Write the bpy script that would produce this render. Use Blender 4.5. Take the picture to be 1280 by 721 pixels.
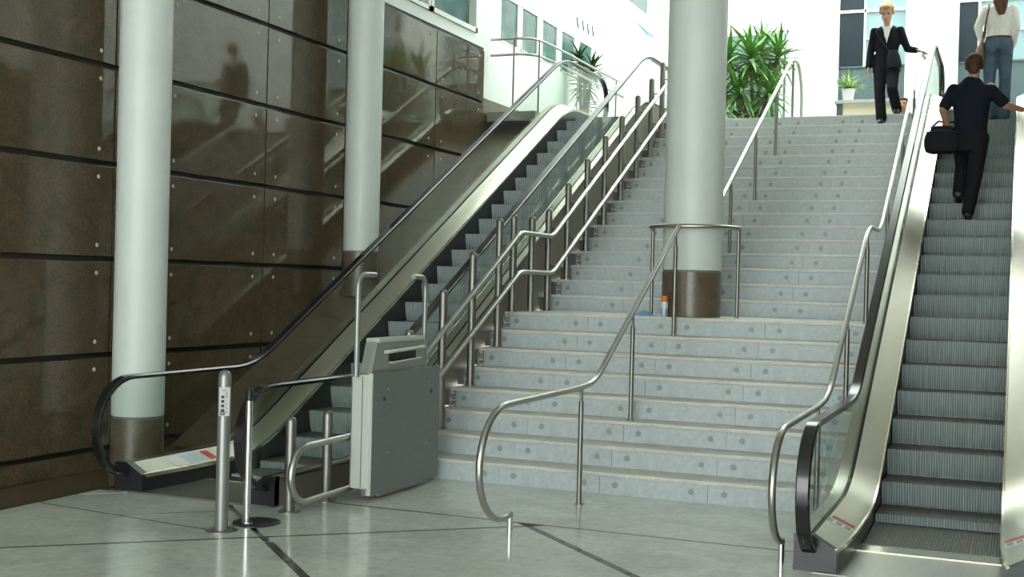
import bpy, math, random
import numpy as np
from mathutils import Vector, Matrix, Euler
random.seed(7)
scene = bpy.context.scene
COL = scene.collection
for o in list(bpy.data.objects): bpy.data.objects.remove(o)

# ------------------------------------------------------------------ camera
F_PX, YAW, PIT, ROL, EYE = 1522.5132, 0.392, -0.005, -0.0252, 1.6049
def _axes():
    cy, sy, cp, sp = math.cos(YAW), math.sin(YAW), math.cos(PIT), math.sin(PIT)
    f = np.array([-sy*cp, cy*cp, sp]); r = np.array([cy, sy, 0.0]); d = np.cross(f, r)
    if d[2] > 0: d = -d
    c, s = math.cos(ROL), math.sin(ROL)
    return c*r+s*d, -s*r+c*d, f
AR, AD, AF = _axes()
cam_d = bpy.data.cameras.new('camera'); cam = bpy.data.objects.new('camera', cam_d); COL.objects.link(cam)
cam_d.sensor_fit = 'HORIZONTAL'; cam_d.sensor_width = 36.0; cam_d.lens = F_PX/1280*36.0
cam_d.clip_start = 0.05; cam_d.clip_end = 300
M3 = Matrix((AR, -AD, -AF)).transposed()
cam.matrix_world = Matrix.Translation((0, 0, EYE)) @ M3.to_4x4()
scene.camera = cam
def _ray(u, v): return (u-640)/F_PX*AR + (v-360.5)/F_PX*AD + AF
def at_y(u, v, y): d = _ray(u, v); k = y/d[1]; return Vector((d[0]*k, y, EYE+d[2]*k))
def at_x(u, v, x): d = _ray(u, v); k = x/d[0]; return Vector((x, d[1]*k, EYE+d[2]*k))
def at_z(u, v, z): d = _ray(u, v); k = (z-EYE)/d[2]; return Vector((d[0]*k, d[1]*k, z))

# ------------------------------------------------------------------ light
world = bpy.data.worlds.new('overcast_sky'); scene.world = world; world.use_nodes = True
bg = world.node_tree.nodes['Background']
bg.inputs[0].default_value = (0.93, 1.0, 0.96, 1); bg.inputs[1].default_value = 8.5
vs = scene.view_settings
vs.view_transform = 'Standard'; vs.look = 'None'; vs.gamma = 1; vs.use_curve_mapping = False
vs.exposure = -0.08

# ------------------------------------------------------------------ materials
MATS = {}
def mat(name, color, rough=0.5, metal=0.0, spec=0.5, nodes=None, **kw):
    m = bpy.data.materials.new(name); m.use_nodes = True
    nt = m.node_tree; b = nt.nodes['Principled BSDF']
    b.inputs['Base Color'].default_value = (*color, 1); b.inputs['Roughness'].default_value = rough
    b.inputs['Metallic'].default_value = metal; b.inputs['Specular IOR Level'].default_value = spec
    for k, v in kw.items(): b.inputs[k.replace('_', ' ')].default_value = v
    if nodes: nodes(nt, b)
    MATS[name] = m; return m
def N(nt, t, **kw):
    n = nt.nodes.new(t)
    for k, v in kw.items():
        if k in n.inputs.keys(): n.inputs[k].default_value = v
        else: setattr(n, k, v)
    return n
def coords(nt, scale=(1, 1, 1), kind='Object'):
    tc = N(nt, 'ShaderNodeTexCoord'); mp = N(nt, 'ShaderNodeMapping'); mp.inputs['Scale'].default_value = scale
    nt.links.new(tc.outputs[kind], mp.inputs['Vector']); return mp.outputs['Vector']
def ramp(nt, fac, stops):
    r = N(nt, 'ShaderNodeValToRGB'); e = r.color_ramp.elements
    while len(e) < len(stops): e.new(0.5)
    for i, (p, c) in enumerate(stops): e[i].position = p; e[i].color = (*c, 1)
    nt.links.new(fac, r.inputs['Fac']); return r.outputs['Color']
def noise_col(stops, scale, detail=6, mscale=(1, 1, 1), bump=0, kind='Object', rough_noise=None):
    def f(nt, b):
        vec = coords(nt, mscale, kind)
        n = N(nt, 'ShaderNodeTexNoise'); n.inputs['Scale'].default_value = scale; n.inputs['Detail'].default_value = detail
        n.inputs['Roughness'].default_value = 0.65
        nt.links.new(vec, n.inputs['Vector'])
        nt.links.new(ramp(nt, n.outputs['Fac'], stops), b.inputs['Base Color'])
        if bump:
            bp = N(nt, 'ShaderNodeBump'); bp.inputs['Strength'].default_value = bump; bp.inputs['Distance'].default_value = 0.01
            nt.links.new(n.outputs['Fac'], bp.inputs['Height']); nt.links.new(bp.outputs['Normal'], b.inputs['Normal'])
        if rough_noise:
            mr = N(nt, 'ShaderNodeMapRange'); mr.inputs['To Min'].default_value = rough_noise[0]; mr.inputs['To Max'].default_value = rough_noise[1]
            nt.links.new(n.outputs['Fac'], mr.inputs['Value']); nt.links.new(mr.outputs['Result'], b.inputs['Roughness'])
    return f
def two_noise(stops, s1, s2, mixfac, dark, bump=0, kind='Object'):
    """large cloudy tone times fine speckle"""
    def f(nt, b):
        vec = coords(nt, (1, 1, 1), kind)
        n1 = N(nt, 'ShaderNodeTexNoise'); n1.inputs['Scale'].default_value = s1; n1.inputs['Detail'].default_value = 8; n1.inputs['Distortion'].default_value = 1.2
        n2 = N(nt, 'ShaderNodeTexNoise'); n2.inputs['Scale'].default_value = s2; n2.inputs['Detail'].default_value = 5; n2.inputs['Roughness'].default_value = 0.8
        nt.links.new(vec, n1.inputs['Vector']); nt.links.new(vec, n2.inputs['Vector'])
        c1 = ramp(nt, n1.outputs['Fac'], stops)
        c2 = ramp(nt, n2.outputs['Fac'], [(0.35, dark), (0.65, (1.25, 1.25, 1.25))])
        mx = N(nt, 'ShaderNodeMix', data_type='RGBA', blend_type='MULTIPLY'); mx.inputs[0].default_value = mixfac
        nt.links.new(c1, mx.inputs[6]); nt.links.new(c2, mx.inputs[7]); nt.links.new(mx.outputs[2], b.inputs['Base Color'])
        if bump:
            bp = N(nt, 'ShaderNodeBump'); bp.inputs['Strength'].default_value = bump; bp.inputs['Distance'].default_value = 0.004
            nt.links.new(n2.outputs['Fac'], bp.inputs['Height']); nt.links.new(bp.outputs['Normal'], b.inputs['Normal'])
    return f
def ridges(col_a, col_b, period, axis=0, bump=0.4):
    """fine parallel ridges across x"""
    def f(nt, b):
        vec = coords(nt)
        sep = N(nt, 'ShaderNodeSeparateXYZ'); nt.links.new(vec, sep.inputs[0])
        mu = N(nt, 'ShaderNodeMath', operation='MULTIPLY'); mu.inputs[1].default_value = 2*math.pi/period
        nt.links.new(sep.outputs[axis], mu.inputs[0])
        si = N(nt, 'ShaderNodeMath', operation='SINE'); nt.links.new(mu.outputs[0], si.inputs[0])
        mr = N(nt, 'ShaderNodeMapRange'); mr.inputs['From Min'].default_value = -1
        nt.links.new(si.outputs[0], mr.inputs['Value'])
        nz = N(nt, 'ShaderNodeTexNoise'); nz.inputs['Scale'].default_value = 3.0; nz.inputs['Detail'].default_value = 4
        vec2 = coords(nt, (12, 1, 1)); nt.links.new(vec2, nz.inputs['Vector'])
        ad = N(nt, 'ShaderNodeMath', operation='MULTIPLY'); nt.links.new(mr.outputs[0], ad.inputs[0]); 
        mr2 = N(nt, 'ShaderNodeMapRange'); mr2.inputs['From Min'].default_value = .3; mr2.inputs['From Max'].default_value = .7
        mr2.inputs['To Min'].default_value = .35; mr2.inputs['To Max'].default_value = 1.0
        nt.links.new(nz.outputs['Fac'], mr2.inputs['Value']); nt.links.new(mr2.outputs[0], ad.inputs[1])
        nt.links.new(ramp(nt, ad.outputs[0], [(0.0, col_a), (1.0, col_b)]), b.inputs['Base Color'])
        bp = N(nt, 'ShaderNodeBump'); bp.inputs['Strength'].default_value = bump; bp.inputs['Distance'].default_value = period*0.4
        nt.links.new(mr.outputs[0], bp.inputs['Height']); nt.links.new(bp.outputs['Normal'], b.inputs['Normal'])
    return f
def glass_mat(name, tint, refl=1.0):
    m = bpy.data.materials.new(name); m.use_nodes = True; nt = m.node_tree; nt.nodes.clear()
    out = N(nt, 'ShaderNodeOutputMaterial'); tr = N(nt, 'ShaderNodeBsdfTransparent'); gl = N(nt, 'ShaderNodeBsdfGlossy')
    tr.inputs[0].default_value = (*tint, 1); gl.inputs['Roughness'].default_value = 0.02
    lw = N(nt, 'ShaderNodeLayerWeight'); pw5 = N(nt, 'ShaderNodeMath', operation='POWER'); pw5.inputs[1].default_value = 4.5
    nt.links.new(lw.outputs['Facing'], pw5.inputs[0])
    mu = N(nt, 'ShaderNodeMath', operation='MULTIPLY_ADD'); mu.inputs[1].default_value = .9*refl; mu.inputs[2].default_value = .035*refl
    nt.links.new(pw5.outputs[0], mu.inputs[0])
    mx = N(nt, 'ShaderNodeMixShader'); nt.links.new(mu.outputs[0], mx.inputs[0]); nt.links.new(tr.outputs[0], mx.inputs[1]); nt.links.new(gl.outputs[0], mx.inputs[2])
    nt.links.new(mx.outputs[0], out.inputs[0]); MATS[name] = m; return m

mat('granite', (.07, .045, .025), 0.05, spec=0.45, nodes=two_noise([(0.25, (.078, .061, .038)), (0.5, (.100, .078, .048)), (0.62, (.122, .083, .053)), (0.8, (.090, .072, .045))], 4.5, 42, 0.8, (.5, .5, .5)))
mat('granite_rough', (.07, .045, .025), 0.28, nodes=two_noise([(0.25, (.09, .068, .045)), (0.55, (.16, .12, .085)), (0.8, (.115, .09, .06))], 5, 110, 0.8, (.35, .35, .35)))
mat('granite_slope', (.1, .08, .06), 0.25, nodes=two_noise([(0.25, (.13, .095, .062)), (0.55, (.175, .13, .088)), (0.8, (.15, .11, .075))], 4, 100, 0.6, (.55, .55, .55)))
mat('lamp', (.9, .8, .5), 0.5, Emission_Color=(1, .78, .42, 1), Emission_Strength=14.0)
mat('joint_dark', (.012, .011, .009), 0.6)
mat('joint_grey', (.16, .17, .15), 0.5)
mat('floor_stone', (.42, .44, .41), 0.13, spec=0.55, nodes=two_noise([(0.2, (.43, .46, .425)), (0.45, (.51, .545, .50)), (0.6, (.57, .60, .55)), (0.85, (.47, .505, .46))], 1.6, 14, 0.4, (.66, .66, .66), kind='Object'))
mat('floor_base', (.12, .12, .11), 0.4)
mat('inlay', (.06, .065, .06), 0.2, nodes=noise_col([(0.3, (.035, .038, .034)), (0.5, (.085, .09, .08)), (0.66, (.05, .054, .048)), (0.75, (.26, .27, .25))], 9, 5))
mat('marble_riser', (.42, .45, .45), 0.42, nodes=two_noise([(0.25, (.33, .375, .39)), (0.5, (.42, .465, .48)), (0.64, (.385, .43, .445)), (0.85, (.48, .525, .54))], 4, 26, 0.42, (.74, .74, .74)))  # bluish tint puts the cool daylight from the front into the stone colour
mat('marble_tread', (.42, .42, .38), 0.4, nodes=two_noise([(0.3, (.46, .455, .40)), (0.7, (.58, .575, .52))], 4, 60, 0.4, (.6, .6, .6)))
mat('speckle', (.3, .3, .3), 0.3, nodes=noise_col([(0.38, (.04, .042, .04)), (0.5, (.22, .23, .22)), (0.62, (.6, .62, .6))], 45, 3))
mat('plug', (.25, .27, .265), 0.4)
mat('steel', (.44, .43, .39), 0.31, 0.95)
mat('steel_dark', (.23, .225, .205), 0.40, 0.85)
mat('chrome', (.75, .76, .75), 0.08, 1.0)
mat('deck_steel', (.62, .59, .50), 0.29, 0.9, nodes=noise_col([(0.3, (.47, .445, .37)), (0.7, (.56, .535, .46))], 3, 3, (1, .15, 1)))
mat('deck_trim', (.82, .77, .62), 0.2, 0.95)
mat('skirt', (.018, .018, .02), 0.3)
mat('rubber', (.012, .012, .013), 0.18, spec=0.6)
mat('block_black', (.014, .015, .017), 0.28)
mat('step_riser', (.30, .34, .34), 0.42, 0.2, nodes=ridges((.16, .19, .19), (.46, .53, .53), 0.0178))
mat('step_tread', (.09, .085, .06), 0.5, 0.3, nodes=ridges((.03, .029, .02), (.14, .135, .10), 0.0178))
mat('comb', (.30, .31, .28), 0.35, 0.8, nodes=ridges((.22, .22, .19), (.36, .36, .33), 0.02, 1, .1))
mat('clad', (.17, .155, .125), 0.55, 0.0, spec=0.2)
mat('column_paint', (.62, .66, .60), 0.42, nodes=noise_col([(0.3, (.585, .63, .595)), (0.7, (.63, .675, .64))], 2, 3))
mat('white_wall', (.80, .82, .79), 0.6, nodes=noise_col([(0.3, (.78, .80, .77)), (0.7, (.83, .85, .82))], 1, 3))
mat('white_frame', (.82, .82, .78), 0.4)
mat('concrete', (.28, .27, .23), 0.6, nodes=noise_col([(0.3, (.24, .23, .20)), (0.7, (.32, .31, .27))], 6, 5))
mat('ceiling', (.45, .46, .43), 0.7, nodes=noise_col([(0.3, (.43, .44, .41)), (0.7, (.47, .48, .45))], 1, 2))
mat('lift_plate', (.085, .092, .088), 0.38, 0.3, nodes=noise_col([(0.3, (.155, .17, .162)), (0.7, (.18, .195, .187))], 8, 3, (1, 1, 8)))
mat('lift_side', (.48, .50, .46), 0.45)
mat('lift_console', (.30, .31, .28), 0.4, 0.2)
mat('lift_tube', (.27, .29, .275), 0.36, 0.5)
mat('post_grey', (.24, .25, .24), 0.38, 0.6)
mat('panel_light', (.48, .48, .48), 0.5)
mat('black', (.01, .01, .01), 0.4)
mat('red', (.55, .06, .04), 0.5)
mat('white', (.8, .8, .8), 0.5)
mat('pictogram', (.30, .36, .38), 0.5)
mat('sticker_blue', (.55, .65, .68), 0.5)
mat('window_dark', (.012, .020, .030), 0.2, spec=0.25)
mat('window_teal', (.10, .20, .19), 0.1, spec=0.35, nodes=noise_col([(0.35, (.03, .07, .07)), (0.5, (.06, .13, .125)), (0.65, (.14, .22, .21))], 1.4, 3))
mat('window_pale', (.24, .345, .38), 0.2, spec=0.3)
mat('window_grey', (.085, .12, .13), 0.2, spec=0.3)
mat('cream', (.72, .66, .50), 0.6)
mat('leaf', (.10, .26, .05), 0.38, nodes=noise_col([(0.3, (.05, .17, .03)), (0.5, (.13, .30, .06)), (0.68, (.36, .48, .22))], 3.5, 3))
mat('leaf_dark', (.05, .1, .03), 0.5, spec=0.2, nodes=noise_col([(0.3, (.02, .06, .012)), (0.7, (.07, .13, .035))], 3, 3))
mat('leaf_light', (.30, .45, .12), 0.45, nodes=noise_col([(0.3, (.2, .36, .08)), (0.7, (.42, .55, .2))], 4, 3))
mat('trunk', (.16, .12, .07), 0.8, nodes=noise_col([(0.3, (.1, .075, .045)), (0.7, (.22, .17, .11))], 12, 5, (1, 1, 3), bump=.4))
mat('soil', (.05, .035, .02), 0.9)
mat('skin', (.50, .28, .19), 0.5)
mat('skin_tan', (.36, .18, .11), 0.5)
mat('hair_blond', (.42, .27, .10), 0.5, nodes=noise_col([(0.3, (.32, .19, .07)), (0.7, (.52, .35, .15))], 18, 4, (1, 1, .3)))
mat('hair_dark', (.05, .028, .015), 0.6, spec=0.15, nodes=noise_col([(0.3, (.03, .017, .01)), (0.7, (.08, .045, .025))], 18, 4, (1, 1, .3)))
mat('hair_brown', (.10, .045, .02), 0.55, spec=0.2, nodes=noise_col([(0.3, (.06, .025, .012)), (0.7, (.15, .07, .04))], 18, 4, (1, 1, .3)))
mat('cloth_black', (.011, .011, .014), 0.8, spec=0.12)
mat('cloth_navy', (.010, .012, .020), 0.85, spec=0.12)
mat('cloth_white', (.62, .60, .54), 0.85, nodes=noise_col([(0.3, (.68, .66, .6)), (0.7, (.80, .78, .72))], 30, 4, bump=.3))
mat('shirt_white', (.8, .8, .78), 0.7)
mat('denim', (.10, .16, .22), 0.85, nodes=noise_col([(0.3, (.05, .085, .12)), (0.7, (.09, .14, .19))], 9, 5))
mat('bag_dark', (.02, .022, .024), 0.6, spec=0.12)
mat('bag_black', (.012, .013, .016), 0.75, spec=0.12)
mat('bag_brown', (.16, .11, .06), 0.7)
mat('shoe', (.012, .011, .010), 0.4)
mat('cloth_blue', (.04, .10, .40), 0.8)
mat('rag_blue', (.16, .34, .58), 0.8)
mat('can_body', (.33, .44, .58), 0.35, 0.2)
mat('can_white', (.6, .66, .7), 0.35)
mat('can_cap', (.80, .16, .03), 0.4)
glass_mat('glass', (.91, .95, .925), 0.5)
glass_mat('dimming_glass', (.93, .95, .94), 0.3)  # tint takes some daylight out of the upper hall
glass_mat('glass_green', (.62, .80, .74), 1.0)

# ------------------------------------------------------------------ mesh helpers
ORIGIN = {}
class MB:
    def __init__(s): s.v = []; s.f = []; s.m = []
    def add(s, vs_, fs, mi=0):
        n = len(s.v); s.v += [tuple(v) for v in vs_]; s.f += [tuple(i+n for i in f) for f in fs]; s.m += [mi]*len(fs); return s
    def box(s, x0, x1, y0, y1, z0, z1, mi=0):
        v = [(x, y, z) for z in (z0, z1) for y in (y0, y1) for x in (x0, x1)]
        return s.add(v, [(0, 2, 3, 1), (4, 5, 7, 6), (0, 1, 5, 4), (2, 6, 7, 3), (0, 4, 6, 2), (1, 3, 7, 5)], mi)
    def bbox(s, x0, x1, y0, y1, z0, z1, b, mi=0):
        """box with chamfered edges"""
        import bmesh
        bm = bmesh.new(); bmesh.ops.create_cube(bm, size=1)
        for v in bm.verts: v.co = Vector(((x0+x1)/2+v.co.x*(x1-x0), (y0+y1)/2+v.co.y*(y1-y0), (z0+z1)/2+v.co.z*(z1-z0)))
        bmesh.ops.bevel(bm, geom=bm.edges[:], offset=b, segments=2, affect='EDGES', profile=0.6)
        bm.verts.index_update()
        s.add([v.co[:] for v in bm.verts], [[v.index for v in f.verts] for f in bm.faces], mi); bm.free(); return s
    def prism_x(s, poly, x0, x1, mi=0):
        n = len(poly); v = [(x0, y, z) for y, z in poly]+[(x1, y, z) for y, z in poly]
        return s.add(v, [tuple(range(n)), tuple(range(2*n-1, n-1, -1))]+[(i, i+n, (i+1) % n+n, (i+1) % n) for i in range(n)], mi)
    def prism_z(s, poly, z0, z1, mi=0):
        n = len(poly); v = [(x, y, z0) for x, y in poly]+[(x, y, z1) for x, y in poly]
        return s.add(v, [tuple(range(n-1, -1, -1)), tuple(range(n, 2*n))]+[(i, (i+1) % n, (i+1) % n+n, i+n) for i in range(n)], mi)
    def tube(s, path, r, n=12, caps=True, mi=0, rr=None):
        P = [Vector(p) for p in path]; k = len(P); T = []
        for i in range(k):
            a = P[min(i+1, k-1)]-P[max(i-1, 0)]; T.append(a.normalized())
        ref = Vector((1, 0, 0)) if abs(T[0].x) < .9 else Vector((0, 0, 1))
        nrm = (ref-T[0]*ref.dot(T[0])).normalized(); vs_ = []
        for i in range(k):
            nrm = (nrm-T[i]*nrm.dot(T[i])).normalized(); b = T[i].cross(nrm)
            ri = rr[i] if rr else r
            for j in range(n):
                a = 2*math.pi*j/n; vs_.append(P[i]+(nrm*math.cos(a)+b*math.sin(a))*ri)
        fs = [(i*n+j, i*n+(j+1) % n, (i+1)*n+(j+1) % n, (i+1)*n+j) for i in range(k-1) for j in range(n)]
        if caps: fs += [tuple(range(n-1, -1, -1)), tuple((k-1)*n+j for j in range(n))]
        return s.add(vs_, fs, mi)
    def lathe(s, cx, cy, prof, n=32, mi=0):
        vs_ = [(cx+r*math.cos(2*math.pi*j/n), cy+r*math.sin(2*math.pi*j/n), z) for r, z in prof for j in range(n)]; k = len(prof)
        fs = [(i*n+j, i*n+(j+1) % n, (i+1)*n+(j+1) % n, (i+1)*n+j) for i in range(k-1) for j in range(n)]
        fs += [tuple(range(n-1, -1, -1)), tuple((k-1)*n+j for j in range(n))]
        return s.add(vs_, fs, mi)
    def loft(s, rings, side, n=18, mi=0):
        """rings: (center, half width along side, half depth); closed, rounded ends"""
        P = [Vector(r[0]) for r in rings]; k = len(P); sd = Vector(side).normalized(); vs_ = []; fs = []
        for i in range(k):
            t = (P[min(i+1, k-1)]-P[max(i-1, 0)]).normalized(); a = (sd-t*sd.dot(t)).normalized(); b = t.cross(a)
            for j in range(n):
                an = 2*math.pi*j/n; vs_.append(P[i]+a*math.cos(an)*rings[i][1]+b*math.sin(an)*rings[i][2])
        for i in range(k-1):
            for j in range(n): fs.append((i*n+j, i*n+(j+1) % n, (i+1)*n+(j+1) % n, (i+1)*n+j))
        fs += [tuple(range(n-1, -1, -1)), tuple((k-1)*n+j for j in range(n))]
        return s.add(vs_, fs, mi)
    def ell(s, c, r, n=18, m=12, rot=None, mi=0):
        c = Vector(c); vs_ = []; R_ = Euler(rot).to_matrix() if rot else Matrix.Identity(3)
        for i in range(1, m):
            ph = math.pi*i/m
            for j in range(n):
                th = 2*math.pi*j/n; vs_.append(c+R_@Vector((r[0]*math.sin(ph)*math.cos(th), r[1]*math.sin(ph)*math.sin(th), r[2]*math.cos(ph))))
        vs_ += [c+R_@Vector((0, 0, r[2])), c-R_@Vector((0, 0, r[2]))]; t = (m-1)*n; fs = []
        for i in range(m-2):
            for j in range(n): fs.append((i*n+j, (i+1)*n+j, (i+1)*n+(j+1) % n, i*n+(j+1) % n))
        for j in range(n): fs.append((t, j, (j+1) % n)); fs.append((t+1, (m-2)*n+(j+1) % n, (m-2)*n+j))
        return s.add(vs_, fs, mi)
    def cap(s, p0, p1, r0, r1, n=14):
        p0 = Vector(p0); p1 = Vector(p1); t = (p1-p0).normalized(); pts = []; rr = []
        for i in range(1, 5):
            a = math.pi/2*i/5; pts.append(p0-t*r0*math.cos(a)); rr.append(r0*math.sin(a))
        for i in range(5): pts.append(p0.lerp(p1, i/4)); rr.append(r0+(r1-r0)*i/4)
        for i in range(4, 0, -1):
            a = math.pi/2*i/5; pts.append(p1+t*r1*math.cos(a)); rr.append(r1*math.sin(a))
        return s.tube(pts, 0, n, True, 0, rr)
    def mesh(s, name, mats, org=(0, 0, 0), smooth=False, angle=35):
        me = bpy.data.meshes.new(name); o = Vector(org)
        me.from_pydata([Vector(v)-o for v in s.v], [], s.f)
        for m in (mats if isinstance(mats, (list, tuple)) else [mats]): me.materials.append(MATS[m])
        me.polygons.foreach_set('material_index', s.m)
        import bmesh
        bm = bmesh.new(); bm.from_mesh(me); bmesh.ops.recalc_face_normals(bm, faces=bm.faces); bm.to_mesh(me); bm.free()
        if smooth:
            me.polygons.foreach_set('use_smooth', [True]*len(me.polygons)); me.set_sharp_from_angle(angle=math.radians(angle))
        me.update(); return me
    def build(s, name, mats, parent=None, smooth=False, org=None, angle=35):
        r = ORIGIN.get(parent.name, (0, 0, 0)) if parent else (org or (0, 0, 0))
        o = bpy.data.objects.new(name, s.mesh(name, mats, r, smooth, angle)); COL.objects.link(o)
        if parent: o.parent = parent; ORIGIN[o.name] = r
        else: o.location = r; ORIGIN[o.name] = tuple(r)
        return o
def link_mesh(name, me, parent, loc, rot=(0, 0, 0), scale=(1, 1, 1)):
    """one more piece that shares mesh data; loc in world metres"""
    o = bpy.data.objects.new(name, me); COL.objects.link(o); o.parent = parent
    o.location = Vector(loc)-Vector(ORIGIN[parent.name]) if parent else loc
    o.rotation_euler = rot; o.scale = scale; return o
def tag(o, label, cat, group=None, kind=None):
    o['label'] = label; o['category'] = cat
    if group: o['group'] = group
    if kind: o['kind'] = kind
    return o
def thing(name, label, cat, loc, group=None, kind=None):
    o = bpy.data.objects.new(name, None); COL.objects.link(o); o.location = loc; o.empty_display_size = .1
    ORIGIN[o.name] = tuple(loc); return tag(o, label, cat, group, kind)
def frange(a, b, st):
    n = max(1, int(round((b-a)/st))); return [a+(b-a)*i/n for i in range(n+1)]
def rounded(path, r, seg=6):
    P = [Vector(p) for p in path]; out = [P[0]]
    for i in range(1, len(P)-1):
        a = P[i-1]-P[i]; b = P[i+1]-P[i]; d = min(r, a.length*.49, b.length*.49)
        p0 = P[i]+a.normalized()*d; p1 = P[i]+b.normalized()*d
        for k in range(seg+1):
            t = k/seg; out.append(p0*(1-t)**2+P[i]*2*t*(1-t)+p1*t*t)
    out.append(P[-1]); return out
def remeshed(mb, name, matname, parent, voxel=.014, smooth=4):
    """fuse overlapping volumes into ONE continuous surface"""
    r = ORIGIN[parent.name] if parent else (0, 0, 0)
    tmp = bpy.data.objects.new('tmp', mb.mesh('tmp', matname, r)); COL.objects.link(tmp)
    m = tmp.modifiers.new('r', 'REMESH'); m.mode = 'VOXEL'; m.voxel_size = voxel; m.use_smooth_shade = True
    sm = tmp.modifiers.new('s', 'SMOOTH'); sm.iterations = smooth; sm.factor = .5
    dg = bpy.context.evaluated_depsgraph_get(); me = bpy.data.meshes.new_from_object(tmp.evaluated_get(dg)); me.name = name
    bpy.data.objects.remove(tmp)
    me.materials.clear(); me.materials.append(MATS[matname])
    me.polygons.foreach_set('use_smooth', [True]*len(me.polygons))
    o = bpy.data.objects.new(name, me); COL.objects.link(o)
    if parent: o.parent = parent; ORIGIN[o.name] = r
    return o

# ------------------------------------------------------------------ dimensions of the place
RISE, GO1, Y0 = .165, .299, 8.9214
YL = Y0+7*GO1                       # front of the landing
Y9, GO2, TOPZ = YL+1.1318, .3112, 24*.165
YTOP = Y9+15*GO2
SX0, SX1 = -4.62, -1.16             # stair ends
WX = -6.85                          # granite wall
def nose_y(n): return Y0+(n-1)*GO1 if n <= 8 else Y9+(n-9)*GO2
def tread_z(y):
    n = 0
    for k in range(1, 25):
        if y >= nose_y(k)-1e-6: n = k
    return n*RISE

# ------------------------------------------------------------------ floor of stone slabs with dark inlay strips
floor = tag(MB().box(-7.15, 4.5, -8, 7.15, -.2, -.02).box(-4.72, -1.15, 7.15, 8.95, -.2, -.02).box(-7.15, -6.1, 7.15, 9, -.2, -.02).build('floor', 'floor_base', org=(-3, 2, 0)), 'polished pale grey stone lobby floor with dark inlay strips', 'floor', kind='structure')
def clip(poly, a, b, c):            # keep a*x+b*y<=c
    out = []
    for i in range(len(poly)):
        p, q = poly[i], poly[(i+1) % len(poly)]; dp = a*p[0]+b*p[1]-c; dq = a*q[0]+b*q[1]-c
        if dp <= 0: out.append(p)
        if dp*dq < 0: t = dp/(dp-dq); out.append((p[0]+(q[0]-p[0])*t, p[1]+(q[1]-p[1])*t))
    return out
JP = (-2.93, 7.48)
ea = Vector((2.43, 2.09)).normalized(); eb = Vector((1.05, -1.02)).normalized()
na = Vector((-ea.y, ea.x)); nb = Vector((-eb.y, eb.x))
ca0 = na.dot(Vector(JP)); cb0 = nb.dot(Vector(JP)); DA = 1.72
def rect(x0, x1, y0, y1): return [(x0, y0), (x1, y0), (x1, y1), (x0, y1)]
def slab(poly, gap=.0):
    if len(poly) < 3: return
    ar = abs(sum(poly[i][0]*poly[(i+1) % len(poly)][1]-poly[(i+1) % len(poly)][0]*poly[i][1] for i in range(len(poly))))/2
    if ar < .004: return
    MB().prism_z(poly, -.02, 0).build('slab', 'floor_stone', floor)
main = rect(-6.22, 4.4, -8, 7.545)
for i in range(-8, 8):              # diamond field
    for j in range(-6, 10):
        p = clip(main, na.x, na.y, ca0+(i+1)*DA-.012); p = clip(p, -na.x, -na.y, -(ca0+i*DA+.012)) if p else p
        p = clip(p, nb.x, nb.y, cb0+(j+1)*DA-.028) if p else p; p = clip(p, -nb.x, -nb.y, -(cb0+j*DA+.028)) if p else p
        if p:
            # no slab under the escalator ends
            for q in ([p] if True else []):
                ql = clip(clip(q, 0, 1, 7.16), 1, 0, 2); slab(ql)
                qm = clip(clip(clip(q, 0, -1, -7.16), 1, 0, -1.16), -1, 0, 4.71) if clip(q, 0, -1, -7.16) else []
                slab(qm)
slab(rect(-4.71, -1.16, 7.575, 8.93)); 
for x0 in (-6.85,): MB().prism_z(rect(-6.84, -6.225, -8, 8.6), -.02, 0).build('slab', 'granite', floor)
# dark inlay strips along the diagonals and before the stair
def strip(p, q, w, name='inlay_strip'):
    p = Vector(p); q = Vector(q); d = (q-p).normalized(); n_ = Vector((-d.y, d.x))*w/2
    MB().prism_z([tuple(p-n_), tuple(q-n_), tuple(q+n_), tuple(p+n_)], -.019, .0006).build(name, 'inlay', floor)
strip((-4.7, 7.56), (-1.17, 7.56), .024)
for j in range(-3, 4):              # broad strips in separate pieces
    base = Vector(JP)+nb*(j*DA)
    t = 0.02
    while t < 5:
        L_ = .2+.14*random.random(); a = base+eb*t; b_ = base+eb*(t+L_)
        if a.y < 7.12 and -6.2 < a.x < .9 and b_.y > -3: strip(a, b_, .05)
        elif -4.7 < a.x < -1.2 and a.y < 7.5 and b_.y > -3: strip(a, b_, .05)
        t += L_+random.choice((.012, .02, .035))
strip((-6.2, 6.55), (-4.62, 6.36), .014); strip((-5.45, 6.46), (-4.90, 6.98), .012)
for i in range(-3, 1):
    base = Vector(JP)+na*(i*DA)
    a = base-ea*(4.6 if i == 0 else 6.0); b_ = base-ea*.02
    if a.x < -6.2: a = base+ea*((-6.2-base.x)/ea.x)
    strip(a, b_, .026)

# upper floor, slab edge beside the escalator
upper = tag(MB().box(-4.75, 1.2, YTOP+.32, 27, TOPZ-.35, TOPZ-.001).box(-6.9, -4.75, 16.75, 27, TOPZ-.35, TOPZ).box(-6.85, -6.13, 15.5, 16.75, TOPZ-.13, TOPZ).build('floor_upper', 'concrete', org=(-3, 17, TOPZ)), 'upper gallery floor slab above the stair', 'floor', kind='structure')

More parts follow.
